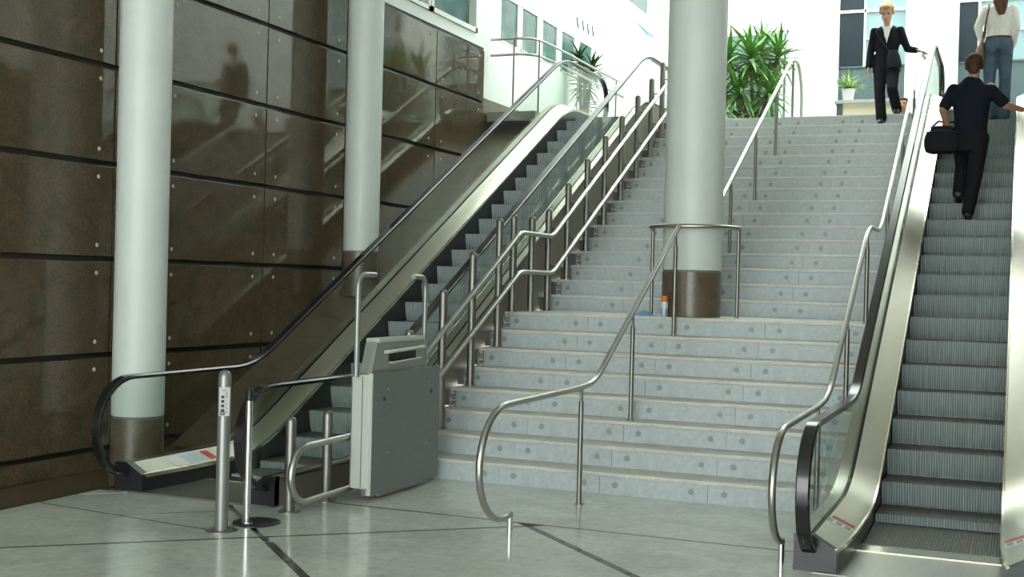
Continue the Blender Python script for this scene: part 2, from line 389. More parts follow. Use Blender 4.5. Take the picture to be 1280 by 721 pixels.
# ------------------------------------------------------------------ staircase
stair = thing('staircase', 'wide pale marble staircase with a landing between the two escalators', 'staircase', (-2.9, Y0, 0))
JX = [SX0, -3.76, -2.92, -2.075, SX1]
pm = {}
for k in range(4):
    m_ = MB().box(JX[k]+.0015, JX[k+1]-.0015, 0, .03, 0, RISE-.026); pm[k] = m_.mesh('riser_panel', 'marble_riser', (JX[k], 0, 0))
plug_me = MB(); n_ = 14
plug_me.add([(.024*math.cos(2*math.pi*j/n_), y, .024*math.sin(2*math.pi*j/n_)) for y in (-.003, .004) for j in range(n_)], [tuple(range(n_)), tuple(range(2*n_-1, n_-1, -1))]+[(j, (j+1) % n_, n_+(j+1) % n_, n_+j) for j in range(n_)])
plug_me = plug_me.mesh('plug', 'plug')
cap_me = MB().box(0, .05, 0, .03, 0, .135).mesh('end_block', 'speckle')
for n in range(1, 25):
    y = nose_y(n); z0 = (n-1)*RISE; z1 = n*RISE
    dep = (nose_y(n+1)-y if n < 24 else .34)
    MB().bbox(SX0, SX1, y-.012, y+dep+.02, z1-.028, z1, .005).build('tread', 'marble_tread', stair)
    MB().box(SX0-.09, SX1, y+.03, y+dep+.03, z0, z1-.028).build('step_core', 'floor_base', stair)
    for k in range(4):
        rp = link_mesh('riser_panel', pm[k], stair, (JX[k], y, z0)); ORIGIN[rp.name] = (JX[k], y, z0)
        for xx in (JX[k]+.125, JX[k+1]-.125):
            if xx > SX0+.02 and xx < SX1-.02: link_mesh('plug', plug_me, rp, (xx, y, z0+.075))
    if n not in (8, 24):
        link_mesh('end_block', cap_me, stair, (SX0+.005, y+dep-.05, z1))

# ------------------------------------------------------------------ left granite wall
wall_l = tag(MB().box(WX-.3, WX-.03, -8, 15.40, -.2, 4.83).build('wall_left', 'joint_dark', org=(WX, 6, 0)), 'tall wall clad in polished brown granite panels', 'wall', kind='structure')
VJ = [-8, -6.1, -4.2, -2.35, -.5, 1.35, 3.2, 4.8, 6.40, 7.97, 8.55, 10.14, 11.66, 12.2, 13.88, 15.375]
HJ = [.17, .93, 1.71, 2.485, 3.275, 4.07, 4.80]
bolt_me = MB().lathe(0, 0, [(.017, 0), (.017, .004), (.012, .007)], 10).mesh('bolt', 'panel_light')
for i in range(len(VJ)-1):
    for j in range(len(HJ)-1):
        y0, y1, z0, z1 = VJ[i]+.009, VJ[i+1]-.009, HJ[j]+.022, HJ[j+1]-.022
        p = MB().bbox(WX-.03, WX, y0, y1, z0, z1, .003).build('panel', 'granite', wall_l)
        if y1-y0 > 1 and y0 > 5:
            for yy in (y0+.17, y1-.17):
                for zz in (z0+.09, z1-.09): link_mesh('bolt', bolt_me, p, (WX, yy, zz), (0, math.pi/2, 0))
    if VJ[i] < 15: MB().box(WX-.03, WX-.01, VJ[i]+.004, VJ[i+1]-.004, 0, .15).build('base_panel', 'granite', wall_l)

# white clerestory band, windows above the granite
top = tag(MB().box(WX-.3, WX-.02, -8, 15.4, 4.83, 4.98).box(WX-.3, WX-.02, -8, 15.4, 6.3, 7.4).build('wall_left_upper', 'white_wall', org=(WX, 6, 4.83)), 'white band above the brown granite wall', 'wall', kind='structure')
def wall_window(name, label, xw, y0, y1, z0, z1, mt, fr=.05, deep=.12):
    w = thing(name, label, 'window', (xw, (y0+y1)/2, z0), kind='structure')
    MB().box(xw-deep, xw-deep+.02, y0, y1, z0, z1).build('pane', mt, w)
    for a, b, c, d in ((y0, y1, z0, z0+fr), (y0, y1, z1-fr, z1), (y0, y0+fr, z0, z1), (y1-fr, y1, z0, z1)):
        MB().box(xw-deep+.01, xw+.01, a, b, c, d).build('frame', 'white_frame', w)
    return w
nw = 0
for y0, y1 in ((9.9, 11.2), (11.25, 12.45), (12.5, 13.66), (13.70, 15.1)):
    nw += 1
    wall_window('window_%d' % nw, ['dark green window mostly above the picture edge over the granite', 'green window behind the column over the granite wall', 'small corner of a green window beside the column top', 'large green-tinted window over the last granite panels'][nw-1], WX, y0, y1, 4.98, 6.3, 'window_teal', .05 if nw < 4 else .06)
MB_ = MB().box(WX-.3, WX-.02, -8, 9.9, 4.98, 6.3).box(WX-.3, WX-.02, 15.1, 15.4, 4.98, 6.3).box(WX-.3, WX-.15, 9.9, 15.1, 4.98, 6.3)
MB_.build('infill', 'white_wall', top)
# white wall of the upper hall on the left, with its row of small windows
wl2 = MB().box(WX-.3, WX-.035, 15.4, 15.97, 4.15, 9)
wl2.box(WX-.3, WX-.05, 15.97, 26, TOPZ-.4, 5.05).box(WX-.3, WX-.05, 15.4, 26, 5.72, 6.95).box(WX-.3, WX-.05, 15.4, 26, 7.6, 9)
wl2.box(WX-.3, WX-.2, 15.4, 26, 5.05, 5.72).box(WX-.3, WX-.2, 15.4, 26, 6.95, 7.6)
WY = [(15.99, 16.66), (16.80, 17.46), (17.64, 18.32), (18.50, 19.16), (19.38, 20.05)]
edges = [15.4]+[e for w in WY for e in w]+[26]
for k in range(0, len(edges), 2): wl2.box(WX-.3, WX-.05, edges[k], edges[k+1], 5.05, 5.72)
wl2.box(WX-.3, WX-.05, 15.4, 21.9, 6.95, 7.6).box(WX-.3, WX-.05, 23.4, 26, 6.95, 7.6)
wl2 = tag(wl2.build('wall_left_hall', 'white_wall', org=(WX, 20, TOPZ)), 'bright white hall wall with a row of small windows', 'wall', kind='structure')
tag(MB().box(WX-.3, WX-.03, 15.4, 16.75, 0, 4.15).build('wall_left_end', 'granite_slope', org=(WX, 16, 0)), 'plain brown granite wall under the white hall wall', 'wall', kind='structure')
ords = ['first', 'second', 'third', 'fourth', 'fifth']
for k, (a, b) in enumerate(WY):
    nw += 1
    wall_window('window_%d' % nw, '%s small window from the granite wall in the white hall wall' % ords[k], WX-.05, a, b, 5.05, 5.72, 'window_teal', .022, .03)
nw += 1
wall_window('window_%d' % nw, 'high dark window near the far corner of the white hall', WX-.05, 21.9, 23.4, 6.95, 7.6, 'window_grey', .03, .03)

# ------------------------------------------------------------------ back wall of the upper hall
YB = 24.0
bx = lambda u: at_y(u, 100, YB).x
bz = lambda v: at_y(1090, v, YB).z
WA0, WA1, WB0, WB1 = bx(1047), bx(1132), bx(1197), .95
OA0, OA1 = at_y(872, 100, YB).x, at_y(984, 100, YB).x
zo = at_y(950, 39, YB).z
wb = MB()
wb.box(-7.15, OA0, YB, YB+.3, TOPZ-.3, 9).box(OA0, OA1, YB, YB+.3, zo, 9).box(OA1, WA0, YB, YB+.3, TOPZ-.3, 9).box(WA1, WB0, YB-.25, YB+.3, TOPZ-.3, 9).box(WB1, 1.3, YB, YB+.3, TOPZ-.3, 9)
wb.box(WA0, WA1, YB, YB+.3, 8, 9).box(WB0, WB1, YB, YB+.3, 8, 9)
wb = tag(wb.build('wall_back', 'white_wall', org=(-3, YB, TOPZ)), 'bright white back wall of the upper hall', 'wall', kind='structure')
# glazed opening behind the large plant
wo = thing('window_glazed_room', 'glazed opening to a dim room behind the large yucca', 'window', ((OA0+OA1)/2, YB, TOPZ), kind='structure')
MB().box(OA0, OA1, YB+.1, YB+.12, TOPZ, zo).build('pane', 'glass_green', wo)
for a, b in ((OA0, OA0+.06), (OA1-.16, OA1-.10), (OA1-.04, OA1)): MB().box(a, b, YB+.06, YB+.16, TOPZ, zo).build('frame', 'white_frame', wo)
MB().box(OA0, OA1, YB+.06, YB+.16, zo-.05, zo).build('frame', 'white_frame', wo)
MB().box(OA0-.3, OA1+.3, YB+3, YB+3.1, TOPZ, zo+.2).build('room_wall', 'concrete', wo); MB().box(OA0-.3, OA1+.3, YB+.3, YB+3, zo+.1, zo+.2).build('room_ceiling', 'ceiling', wo)
# two tall windows of the back wall
def back_window(name, label, x0, x1, ud, vbar):
    w = thing(name, label, 'window', ((x0+x1)/2, YB, TOPZ), kind='structure')
    xd = bx(ud); zb = bz(vbar); zl = bz(82); zt = 8.0; zlo = TOPZ
    MB().box(x0, xd, YB+.12, YB+.15, zb, zt).build('pane', 'window_dark', w); MB().box(x0, xd, YB+.12, YB+.15, zl, zb).build('pane', 'window_dark', w)
    MB().box(xd, x1, YB+.12, YB+.15, zb, zt).build('pane', 'window_pale', w); MB().box(xd, x1, YB+.12, YB+.15, zl, zb).build('pane', 'window_pale', w)
    MB().box(x0, x1, YB+.12, YB+.15, zlo, zl).build('pane', 'window_grey', w)
    MB().box(x0, x1, YB+.06, YB+.2, zb-.025, zb+.025).build('mullion', 'white_frame', w)
    MB().box(xd, x1, YB+.06, YB+.2, (zb+zl)/2-.012, (zb+zl)/2+.012).build('mullion', 'white_frame', w)
    MB().box(xd-.02, xd+.02, YB+.06, YB+.2, zl, zt).build('mullion', 'white_frame', w)
    MB().box(x0, x1, YB+.08, YB+.18, zl-.015, zl+.015).build('mullion', 'window_grey', w)
back_window('window_behind_counter', 'tall dark and pale blue window behind the counter and suited woman', WA0, WA1, 1079, 12)
back_window('window_behind_escalator', 'tall dark and pale blue window above the right escalator', WB0, WB1, 1222, 7)

# right side, ceiling of the lobby, wall behind the camera (out of frame)
wr = tag(MB().box(1.05, 1.3, 6.2, 16.5, 0, 4.83).build('wall_right', 'granite', org=(1.05, 10, 0)), 'brown granite wall right of the right escalator', 'wall', kind='structure')
tag(MB().box(1.05, 1.3, 6.2, 16.5, 4.83, 7.4).build('wall_right_upper', 'white_wall', org=(1.05, 10, 4.83)), 'white band above the right granite wall', 'wall', kind='structure')
tag(MB().box(1.05, 1.3, 16.5, 26, TOPZ-.4, 9).build('wall_right_hall', 'white_wall', org=(1.05, 20, TOPZ)), 'white wall on the right of the upper hall', 'wall', kind='structure')
ceil_ = tag(MB().box(WX-.3, 4.5, -8, 15.6, 7.4, 7.7)  .build('ceiling', 'ceiling', org=(-3, 0, 7.4)), 'plain pale ceiling over the lower lobby', 'ceiling', kind='structure')

rg = thing('added_glass_roof', 'unseen glass roof added to dim the upper hall', 'roof', (-3, 20, 9), kind='structure')  # out of view, added to cut the daylight falling into the hall
MB().box(WX-.3, 1.3, 15.6, 26, 9.0, 9.02).build('pane', 'dimming_glass', rg)
for yy in frange(15.6, 25.8, 1.7): MB().box(WX-.3, 1.3, yy, yy+.14, 8.8, 9.0).build('beam', 'white_frame', rg)
MB().box(WX-.3, 1.3, 15.6, 15.75, 7.4, 9.0).build('upstand', 'white_wall', rg)
dl = MB().lathe(0, 0, [(.09, -.006), (.09, .0)], 20).mesh('downlight', 'lamp')
for xx in (-5.6, -3.6, -1.6, .4):
    for yy in (1.5, 4.5, 7.5, 10.5): link_mesh('downlight', dl, ceil_, (xx, yy, 7.4))
wf = tag(MB().box(-7.15, 4.5, -8.3, -8, 6.6, 7.4).box(-7.15, -6.6, -8.3, -8, -.02, 6.6).box(4.2, 4.5, -8.3, -8, -.02, 6.6).box(4.5, 4.8, -8.3, 6.2, -.02, 7.4).box(1.05, 4.8, 6.2, 6.5, -.02, 7.4).build('wall_front', 'white_wall', org=(-1, -8, 0)), 'entrance wall behind the viewer with a wide opening', 'wall', kind='structure')
# ------------------------------------------------------------------ columns
def column(label, x, y, r, zb, zg, zt, rb):
    c = thing('column', label, 'column', (x, y, zb), 'round columns')
    MB().lathe(x, y, [(r, zg), (r, zt)], 48).build('shaft', 'column_paint', c, True)
    MB().lathe(x, y, [(rb, zb), (rb, zg-.02)], 48).build('granite_base', 'granite_rough', c, True)
    MB().lathe(x, y, [(r-.008, zg-.02), (r-.008, zg)], 48).build('shadow_gap', 'joint_grey', c, True)
column('white round column at far left beside the escalator newel', -6.50, 7.91, .206, 0, .467, 7.4, .206)
column('slim white round column in the middle of the granite wall', -6.50, 11.45, .190, 1.42, 1.90, 9, .19)
column('thick white round column on the stair landing', -2.89, 11.52, .282, 1.32, 1.765, 9, .284)

# ------------------------------------------------------------------ escalators
SL = .5326
TH = math.atan(SL)
def track(ys, R1=1.1, R2=1.5):
    """height of the step line over the lower floor"""
    yt = ys+TOPZ/SL
    def z(y):
        T1 = R1*math.tan(TH/2); T2 = R2*math.tan(TH/2)
        a0, a1 = ys-T1, ys+T1*math.cos(TH)
        b0, b1 = yt-T2*math.cos(TH), yt+T2
        if y <= a0: return 0.0
        if y < a1: return R1-math.sqrt(max(0, R1*R1-(y-a0)**2))
        if y <= b0: return SL*(y-ys)
        if y < b1: return TOPZ-R2+math.sqrt(max(0, R2*R2-(b1-y)**2))
        return TOPZ
    return z
def sweep(prof, ys, zf, mi=0, flare=None):
    """closed profile of (x, dz) carried along the track"""
    m = MB(); k = len(prof); vs_ = [(x+(flare(y, x) if flare else 0), y, zf(y)+dz) for y in ys for x, dz in prof]
    fs = [(i*k+j, i*k+(j+1) % k, (i+1)*k+(j+1) % k, (i+1)*k+j) for i in range(len(ys)-1) for j in range(k)]
    fs += [tuple(range(k)), tuple((len(ys)-1)*k+j for j in range(k))]
    return m.add(vs_, fs, mi)
STEP_ME = {}
def escalator(label, xi, xo, ys, yn, ycomb, group, first_nose, bals, going, ysh, nar):
    """xi, xo: inner skirts; yn: centre of the lower newel arc; bal: balustrade width"""
    e = thing('escalator', label, 'escalator', ((xi+xo)/2, yn, 0), group)
    zf = track(ys, 1.6, 1.6); zh = track(ysh, 1.1, 1.5); yt = ys+TOPZ/SL; yend = yt+1.95; bal = bals[0]
    w = xo-xi-.012
    m = MB(); prof = [(0, 0), (.003, -.014), (.009, -.05), (.018, -.10), (.030, -.15), (.045, -.185), (.05, -.24), (.41, -.24), (.41, 0)]
    k = len(prof)
    m.add([(x, y, z) for x in (-w/2, w/2) for y, z in prof], [tuple(range(k)), tuple(range(2*k-1, k-1, -1))]+[(i, i+k, (i+1) % k+k, (i+1) % k) for i in range(k-1)], 0)
    m.add([(-w/2, 0, 0), (w/2, 0, 0), (w/2, .41, 0), (-w/2, .41, 0)], [(0, 1, 2, 3)], 1)
    sm = m.mesh('step', ['step_riser', 'step_tread'])
    y = first_nose
    ysl = [y+i*going for i in range(60) if y+i*going < yt+.3]
    yy = first_nose-.39
    while yy > ycomb+.1: ysl.append(yy); yy -= .40
    for yv in sorted(ysl): link_mesh('step', sm, e, ((xi+xo)/2, yv, zf(yv)-.002))
    tr_ = frange(ycomb-.5, yend, .2)
    sweep([(xi-bal+.02, -.27), (xo+bals[1]-.02, -.27), (xo+bals[1]-.02, -.6), (xi-bal+.02, -.6)], tr_, zf).build('truss', 'skirt', e)
    MB().box(xi+.004, xo-.004, ycomb-.02, ycomb+.16, -.015, .008).build('comb_plate', 'deck_trim', e)
    MB().box(xi-bal*.6, xo+bal*.6, ycomb-.75, ycomb-.02, -.018, .004).build('floor_plate', 'comb', e)
    MB().box(xi, xo, yt+.25, yend, TOPZ-.02, TOPZ+.005).build('floor_plate', 'comb', e)
    for s, xs in ((-1, xi), (1, xo)):       # s=-1: left balustrade, outside is -x
        bal = bals[0] if s < 0 else bals[1]
        def fl(y, x, s=s, xs=xs, bal=bal):   # the decks narrow towards the newel
            t = max(0, min(1, (yn+.75-y)/.75)); d = (x-xs)*s
            return s*nar*t*t*max(0, 1-d/(bal*.55))
        X = lambda d: xs+s*d                # d measured outwards from the skirt
        y0 = yn-.02
        ysamp = frange(y0, yend, .12)
        # skirt
        sweep([(X(0), .135), (X(.012), .135), (X(.012), -.22), (X(0), -.22)], frange(y0+.3, yend, .12), zf, 0, fl).build('skirt', 'skirt', e, True)
        # inner deck, slopes down to the skirt
        sweep([(X(-.012), .130), (X(bal*.60), .205), (X(bal*.60), .185), (X(-.002), .108)], ysamp, zf, 0, fl).build('inner_deck', 'deck_steel', e, True)
        sweep([(X(-.016), .134), (X(-.002), .138), (X(.004), .112), (X(-.012), .104)], ysamp, zf, 0, fl).build('edge_trim', 'deck_trim', e, True)
        sweep([(X(bal*.60), .199), (X(bal*.71), .199), (X(bal*.71), .17), (X(bal*.60), .17)], ysamp, zf).build('glass_channel', 'joint_dark', e, True)
        sweep([(X(bal*.71), .205), (X(bal), .205), (X(bal), .18), (X(bal*.71), .18)], ysamp, zf).build('outer_deck', 'deck_steel', e, True)
        # outer cladding down to the floor
        vs_ = []; ys2 = frange(y0, yend, .2)
        for q in ys2:
            zb = max(-.01, zf(q)-1.0); zt_ = zf(q)+.19
            vs_ += [(X(bal), q, zb), (X(bal), q, zt_), (X(bal-.02), q, zt_), (X(bal-.02), q, zb)]
        fs = [(i*4+j, i*4+(j+1) % 4, (i+1)*4+(j+1) % 4, (i+1)*4+j) for i in range(len(ys2)-1) for j in range(4)]+[(0, 1, 2, 3), tuple(4*(len(ys2)-1)+j for j in range(4))]
        MB().add(vs_, fs).build('outer_cladding', 'clad', e)
        # black end block of the newel
        blk = MB(); zz = [(X(bal), 0), (X(bal), .208), (X(bal*.60), .208), (X(nar-.012), .130), (X(nar-.012), 0)]
        blk.add([(a, y0-.02, c) for a, c in zz]+[(a, y0+.05, c) for a, c in zz], [(0, 1, 2, 3, 4), (9, 8, 7, 6, 5)]+[(i, i+5, (i+1) % 5+5, (i+1) % 5) for i in range(5)])
        blk.build('newel_block', 'block_black', e)
        sweep([(X(-.004), .105), (X(.012), .105), (X(.012), 0), (X(-.004), 0)], frange(y0+.05, ys-.25, .1), zf, 0, fl).build('skirt_front', 'block_black', e)
        # handrail
        xg = X(bal*.655); HR = .84; RN = .36
        path = []
        for i in range(17):
            a = math.radians(-88-(i/16)*182); path.append((yn+RN*math.cos(a), .48+RN*math.sin(a)))
        path += [(q, zh(q)+HR) for q in frange(yn+.12, yend-.15, .12)]
        for i in range(17):
            a = math.radians(90-(i/16)*178); path.append((yend-.1+RN*math.cos(a), TOPZ+.48+RN*math.sin(a)))
        hw, hh = .038, .016
        pr = [(-hw, -hh), (-hw*1.02, hh*.2), (-hw*.8, hh), (hw*.8, hh), (hw*1.02, hh*.2), (hw, -hh), (hw*.4, -hh*1.3), (-hw*.4, -hh*1.3)]
        vs_ = []; k = len(path)
        for i in range(k):
            a, b = path[max(0, i-1)], path[min(k-1, i+1)]; ty, tz = b[0]-a[0], b[1]-a[1]; L_ = math.hypot(ty, tz); ty /= L_; tz /= L_
            ny, nz = -tz, ty
            for px_, pn in pr: vs_.append((xg+px_, path[i][0]+ny*pn, path[i][1]+nz*pn))
        q8 = len(pr); fs = [(i*q8+j, i*q8+(j+1) % q8, (i+1)*q8+(j+1) % q8, (i+1)*q8+j) for i in range(k-1) for j in range(q8)]
        fs += [tuple(range(q8)), tuple((k-1)*q8+j for j in range(q8))]
        MB().add(vs_, fs).build('handrail', 'rubber', e, True)
        # brush/inlet where the rail enters the block
        # glass: newel panel, inclined panels, upper newel panel
        g0, g1 = xg-.005, xg+.005; RG = RN-.015
        arc = []
        for i in range(15):
            a = math.radians(90+i*(128/14)); arc.append((yn+RG*math.cos(a), .48+RG*math.sin(a)))
        s0 = yn+.45
        MB().prism_x([(s0, .2), (s0, zh(s0)+HR-.014)]+arc+[(arc[-1][0], .2)], g0, g1).build('glass_panel', 'glass', e)
        cuts = [s0+.006]; q = ys+.55
        while q < yt-1.0: cuts.append(q); q += 1.62
        cuts += [yt+.6]
        def kf(y): return .2*max(0, min(1, (y-ys+.5)/1.0))*max(0, min(1, (yt+.3-y)/1.0))
        for a, b in zip(cuts[:-1], cuts[1:]):
            ss = frange(a+.003, b-.003, .11); low = [(t+kf(t), zf(t+kf(t))+.2) for t in ss]; up = [(t-kf(t), zh(t-kf(t))+HR-.014) for t in ss]
            n2 = len(ss); mm = MB(); vv = [(x, *p_) for x in (g0, g1) for p_ in low+up]
            ff = []
            for i in range(n2-1):
                ff += [(i, i+1, n2+i+1, n2+i), (2*n2+i, 3*n2+i, 3*n2+i+1, 2*n2+i+1), (i, 2*n2+i, 2*n2+i+1, i+1), (n2+i, n2+i+1, 3*n2+i+1, 3*n2+i)]
            ff += [(0, n2, 3*n2, 2*n2), (n2-1, 3*n2-1, 4*n2-1, 2*n2-1)]
            mm.add(vv, ff).build('glass_panel', 'glass', e)
        sE = cuts[-1]+.006; arc = []
        for i in range(15):
            a = math.radians(90-i*(128/14)); arc.append((yend-.1+RG*math.cos(a), TOPZ+.48+RG*math.sin(a)))
        MB().prism_x([(sE, TOPZ+.2), (sE, TOPZ+HR-.014)]+arc+[(arc[-1][0], TOPZ+.2)], g0, g1).build('glass_panel', 'glass', e)
        # safety sticker lying on the sloping deck
        if (s, label[:4]) in (((-1), 'left'), (-1, 'righ'), (1, 'righ')):
            sy0 = yn+(.36 if label[:4] == 'left' else .48); sl = .52 if label[:4] == 'left' else .22
            def on_deck(d0, d1, a, b, lift, name, mt, par):
                zz = lambda d: .130+(d+.012)/(bal*.60+.012)*.075
                v = [(X(d)+fl(yy_, X(d)), yy_, zz(d)+lift+zf(yy_)) for yy_ in (a, b) for d in (d0, d1)]; v += [(p_[0], p_[1], p_[2]-.001) for p_ in v]
                return MB().add(v, [(0, 1, 3, 2), (4, 6, 7, 5), (0, 4, 5, 1), (2, 3, 7, 6), (0, 2, 6, 4), (1, 5, 7, 3)]).build(name, mt, par)
            st = on_deck(.012, bal*.54, sy0, sy0+sl, .0025, 'safety_sticker', 'white', e)
            if label[:4] == 'left':
                on_deck(.02, bal*.5, sy0+sl*.30, sy0+sl*.78, .0035, 'pictogram', 'sticker_blue', st); on_deck(.02, bal*.5, sy0+sl*.8, sy0+sl*.98, .0035, 'red_band', 'red', st)
            else:
                on_deck(.012, bal*.54, sy0+sl*.62, sy0+sl, .0035, 'red_band', 'red', st)
                for a in range(3):
                    dd = .02+a*bal*.2; on_deck(dd, dd+bal*.13, sy0+sl*.12, sy0+sl*.5, .0035, 'pictogram', 'pictogram', st)
    return e
escL = escalator('left escalator between the granite wall and the lift rail, with dark steps', -5.84, -4.95, 8.635, 7.245, 7.95, 'escalators', 10.86-5*.362, (.28, .215), .362, 8.80, .04)
escR = escalator('right escalator carrying two people at the right picture edge', -.872, -.033, 8.80, 7.12, 7.80, 'escalators', 9.228, (.268, .268), .364, 8.98, .04)

# sloped granite ledge between the wall and the left escalator
zfl = track(8.70)
ys_ = frange(8.3, 16.0, .48)
led = tag(MB().box(WX, -6.128, 15.9, 16.0, 0, .1).build('trim_ledge', 'granite_slope', org=(-6.5, 8.3, 0)), 'sloped brown granite ledge between wall and left escalator', 'ledge', kind='structure')
for a, b in zip(ys_[:-1], ys_[1:]):
    MB().prism_x([(a+.002, max(0, zfl(a)-.6)), (b-.002, max(0, zfl(b)-.6)), (b-.002, zfl(b)+.03), (a+.002, zfl(a)+.03)], WX, -6.128).build('slab', 'granite_slope', led)

# ------------------------------------------------------------------ stair handrails
def rail_path(x, foot_y, hook_front, flat_end, pts):
    p = [(x, foot_y, 0), (x, foot_y, .155)]
    c = Vector((0, hook_front+.42, .48)); 
    arc = []
    for i in range(15):
        a_0 = math.degrees(math.acos(max(-.9, min(.9, (foot_y-hook_front-.40)/.40)))); a = math.radians(-a_0-i*((270-a_0)/14)); arc.append((x, hook_front+.40+.40*math.cos(a), (pts[0][1]+.135)/2+(pts[0][1]-.135)/2*math.sin(a)))
    return p, arc+[(x, q[0], q[1]) for q in pts]
def handrail(label, x, foot_y, front, pts, posts):
    h = thing('stair_handrail', label, 'handrail', (x, foot_y, 0), 'steel stair handrails')
    sp, path = rail_path(x, foot_y, front, 0, pts)
    path = [(x, foot_y, .135)]+path
    head = path[:16]; tail = rounded(path[15:], .32, 6)
    MB().tube(head+tail[1:], .022, 12).build('rail', 'steel', h, True, angle=60)
    MB().tube(sp, .019, 12).build('foot_post', 'chrome', h, True)
    for py, zt in posts:
        zb = tread_z(py)
        MB().tube([(x, py, zb), (x, py, zt-.10)], .019, 12).build('post', 'steel_dark', h, True); MB().tube([(x, py, zt-.11), (x, py, zt)], .011, 10).build('pin', 'steel_dark', h, True)
        MB().lathe(x, py, [(.035, zb), (.035, zb+.006)], 16).build('base_plate', 'steel_dark', h, True)
    return h
hc = handrail('curved steel handrail in front of the thick column', -2.91, 7.10, 6.60, [(7.0, .845), (8.36, .85), (8.72, .87), (11.08, 2.17)], [(8.42, .85), (9.67, 1.37), (10.97, 2.08)])
ring = [(-2.86+.42*math.cos(a), 11.5+.42*math.sin(a), 2.17) for a in [math.pi+math.pi*i/20 for i in range(21)]]
MB().tube(ring, .021, 12).build('ring_rail', 'steel', hc, True, angle=60)
for sx in (-1, 1):
    MB().tube([(-2.86+sx*.42, 11.5, 1.32), (-2.86+sx*.42, 11.5, 2.165)], .017, 12).build('post', 'steel_dark', hc, True)
handrail('curved steel handrail running beside the right escalator', -1.225, 7.17, 6.82, [(7.2, .80), (8.55, .81), (9.0, .85), (11.28, 2.19), (12.30, 2.19), (16.75, 4.76), (17.5, 4.80)], [(8.5, .80), (9.95, 1.40), (11.2, 2.10), (12.95, 2.5), (14.5, 3.38), (15.9, 4.12)])
hu = thing('stair_handrail', 'straight steel handrail rising above the landing to the large plant', 'handrail', (-2.91, 12.0, 1.32), 'steel stair handrails')
MB().tube(rounded([(-2.91, 11.92, 2.17), (-2.91, 12.1, 2.17), (-2.91, 16.88, 4.76), (-2.91, 17.45, 4.80), (-2.91, 17.75, 4.45), (-2.91, 17.75, 4.0)], .2), .022, 12).build('rail', 'steel', hu, True, angle=60)
for py in (13.25, 14.55, 15.82, 17.0):
    zb = tread_z(py) if py < 16.9 else TOPZ; zt = 2.17+(py-12.1)*(2.59/4.78) if py < 16.9 else 4.77
    MB().tube([(-2.91, py, zb), (-2.91, py, zt-.1)], .018, 12).build('post', 'steel_dark', hu, True); MB().tube([(-2.91, py, zt-.11), (-2.91, py, zt)], .011, 10).build('pin', 'steel_dark', hu, True)

# ------------------------------------------------------------------ stair lift: guide rail on posts
XP, XR = -4.55, -4.44
gr = thing('lift_guide_rail', 'double tube lift rail on thick steel posts along the stair', 'guide rail', (XP, 7.1, 0))
UR = [(7.15, .455), (7.92, .46), (10.92, 2.09), (11.80, 2.09), (16.55, 4.61)]
LR = [(7.15, .075), (7.80, .08), (10.93, 1.71), (11.82, 1.71), (16.55, 4.21)]
loop = [(XR, 7.15+.19*math.cos(a), .265+.19*math.sin(a)) for a in [math.radians(90+180*i/14) for i in range(15)]]
up = rounded([(XR, *q) for q in reversed(UR)], .10); lo = rounded([(XR, *q) for q in LR], .10)
MB().tube(up[:-1]+loop+lo[1:], .024, 12).build('rail', 'steel', gr, True, angle=60)
def on(path, y):
    for a, b in zip(path[:-1], path[1:]):
        if a[0] <= y <= b[0]: return a[1]+(b[1]-a[1])*(y-a[0])/(b[0]-a[0])
    return path[0][1]
for py, pz in [(7.12, .65), (7.60, .65), (8.85, 1.20), (9.47, 1.53), (10.07, 1.87), (10.67, 2.21), (11.02, 2.27), (11.51, 2.28), (11.98, 2.39), (12.56, 2.71), (13.18, 3.04), (13.81, 3.38), (14.44, 3.70), (15.09, 4.05), (15.71, 4.37), (16.23, 4.68)]:
    zb = tread_z(py); r = .036
    prof = [(r, zb), (r, pz-.03), (r*.86, pz-.012), (r*.5, pz-.002), (r*.1, pz)]
    po = MB().lathe(XP, py, prof, 18).build('post', 'steel_dark', gr, True, angle=50)
    MB().lathe(XP, py, [(.075 if zb == 0 else .05, zb), (.075 if zb == 0 else .05, zb+.008)], 20).build('base_plate', 'steel_dark', po, True)
    for pth in (UR, LR):
        zz = on(pth, py)
        if zz > zb+.12 and py > 7.5: MB().tube([(XP+.03, py, zz), (XR, py, zz)], .010, 8).build('bracket', 'steel_dark', po, True)

# the lift itself, folded up
lift = thing('platform_lift', 'grey folded wheelchair platform lift with two barrier arms', 'lift', (-4.34, 8.2, 0.02))
LX0, LX1, LY0, LY1 = -4.40, -4.245, 7.72, 8.80
MB().bbox(LX0-.012, LX1-.012, LY0-.03, LY0+.13, .09, .915, .012).build('end_housing', 'lift_side', lift)
MB().box(LX0-.0125, LX0-.006, LY0-.032, LY0-.028, .10, .90).build('seam', 'joint_grey', lift)
MB().box(-4.325, -4.318, LY0-.0325, LY0-.029, .10, .90).build('seam', 'joint_grey', lift)
MB().bbox(LX1-.03, LX1, LY0-.01, LY1, .045, .925, .005).build('platform_plate', 'lift_plate', lift)
MB().bbox(LX1-.036, LX1-.002, LY0-.022, LY0-.010, .045, .925, .003).build('edge_strip', 'lift_side', lift)
MB().bbox(LX0, LX1-.04, LY0+.13, LY1-.05, .16, .90, .01).build('folded_seat_housing', 'lift_plate', lift)
MB().bbox(LX0+.05, LX1-.01, LY0+.02, LY0+.14, .03, .10, .01).build('roller_bracket', 'post_grey', lift)
MB().bbox(LX0+.08, LX1+.0, LY0+.10, LY1-.35, .02, .05, .008).build('boarding_flap', 'steel_dark', lift)
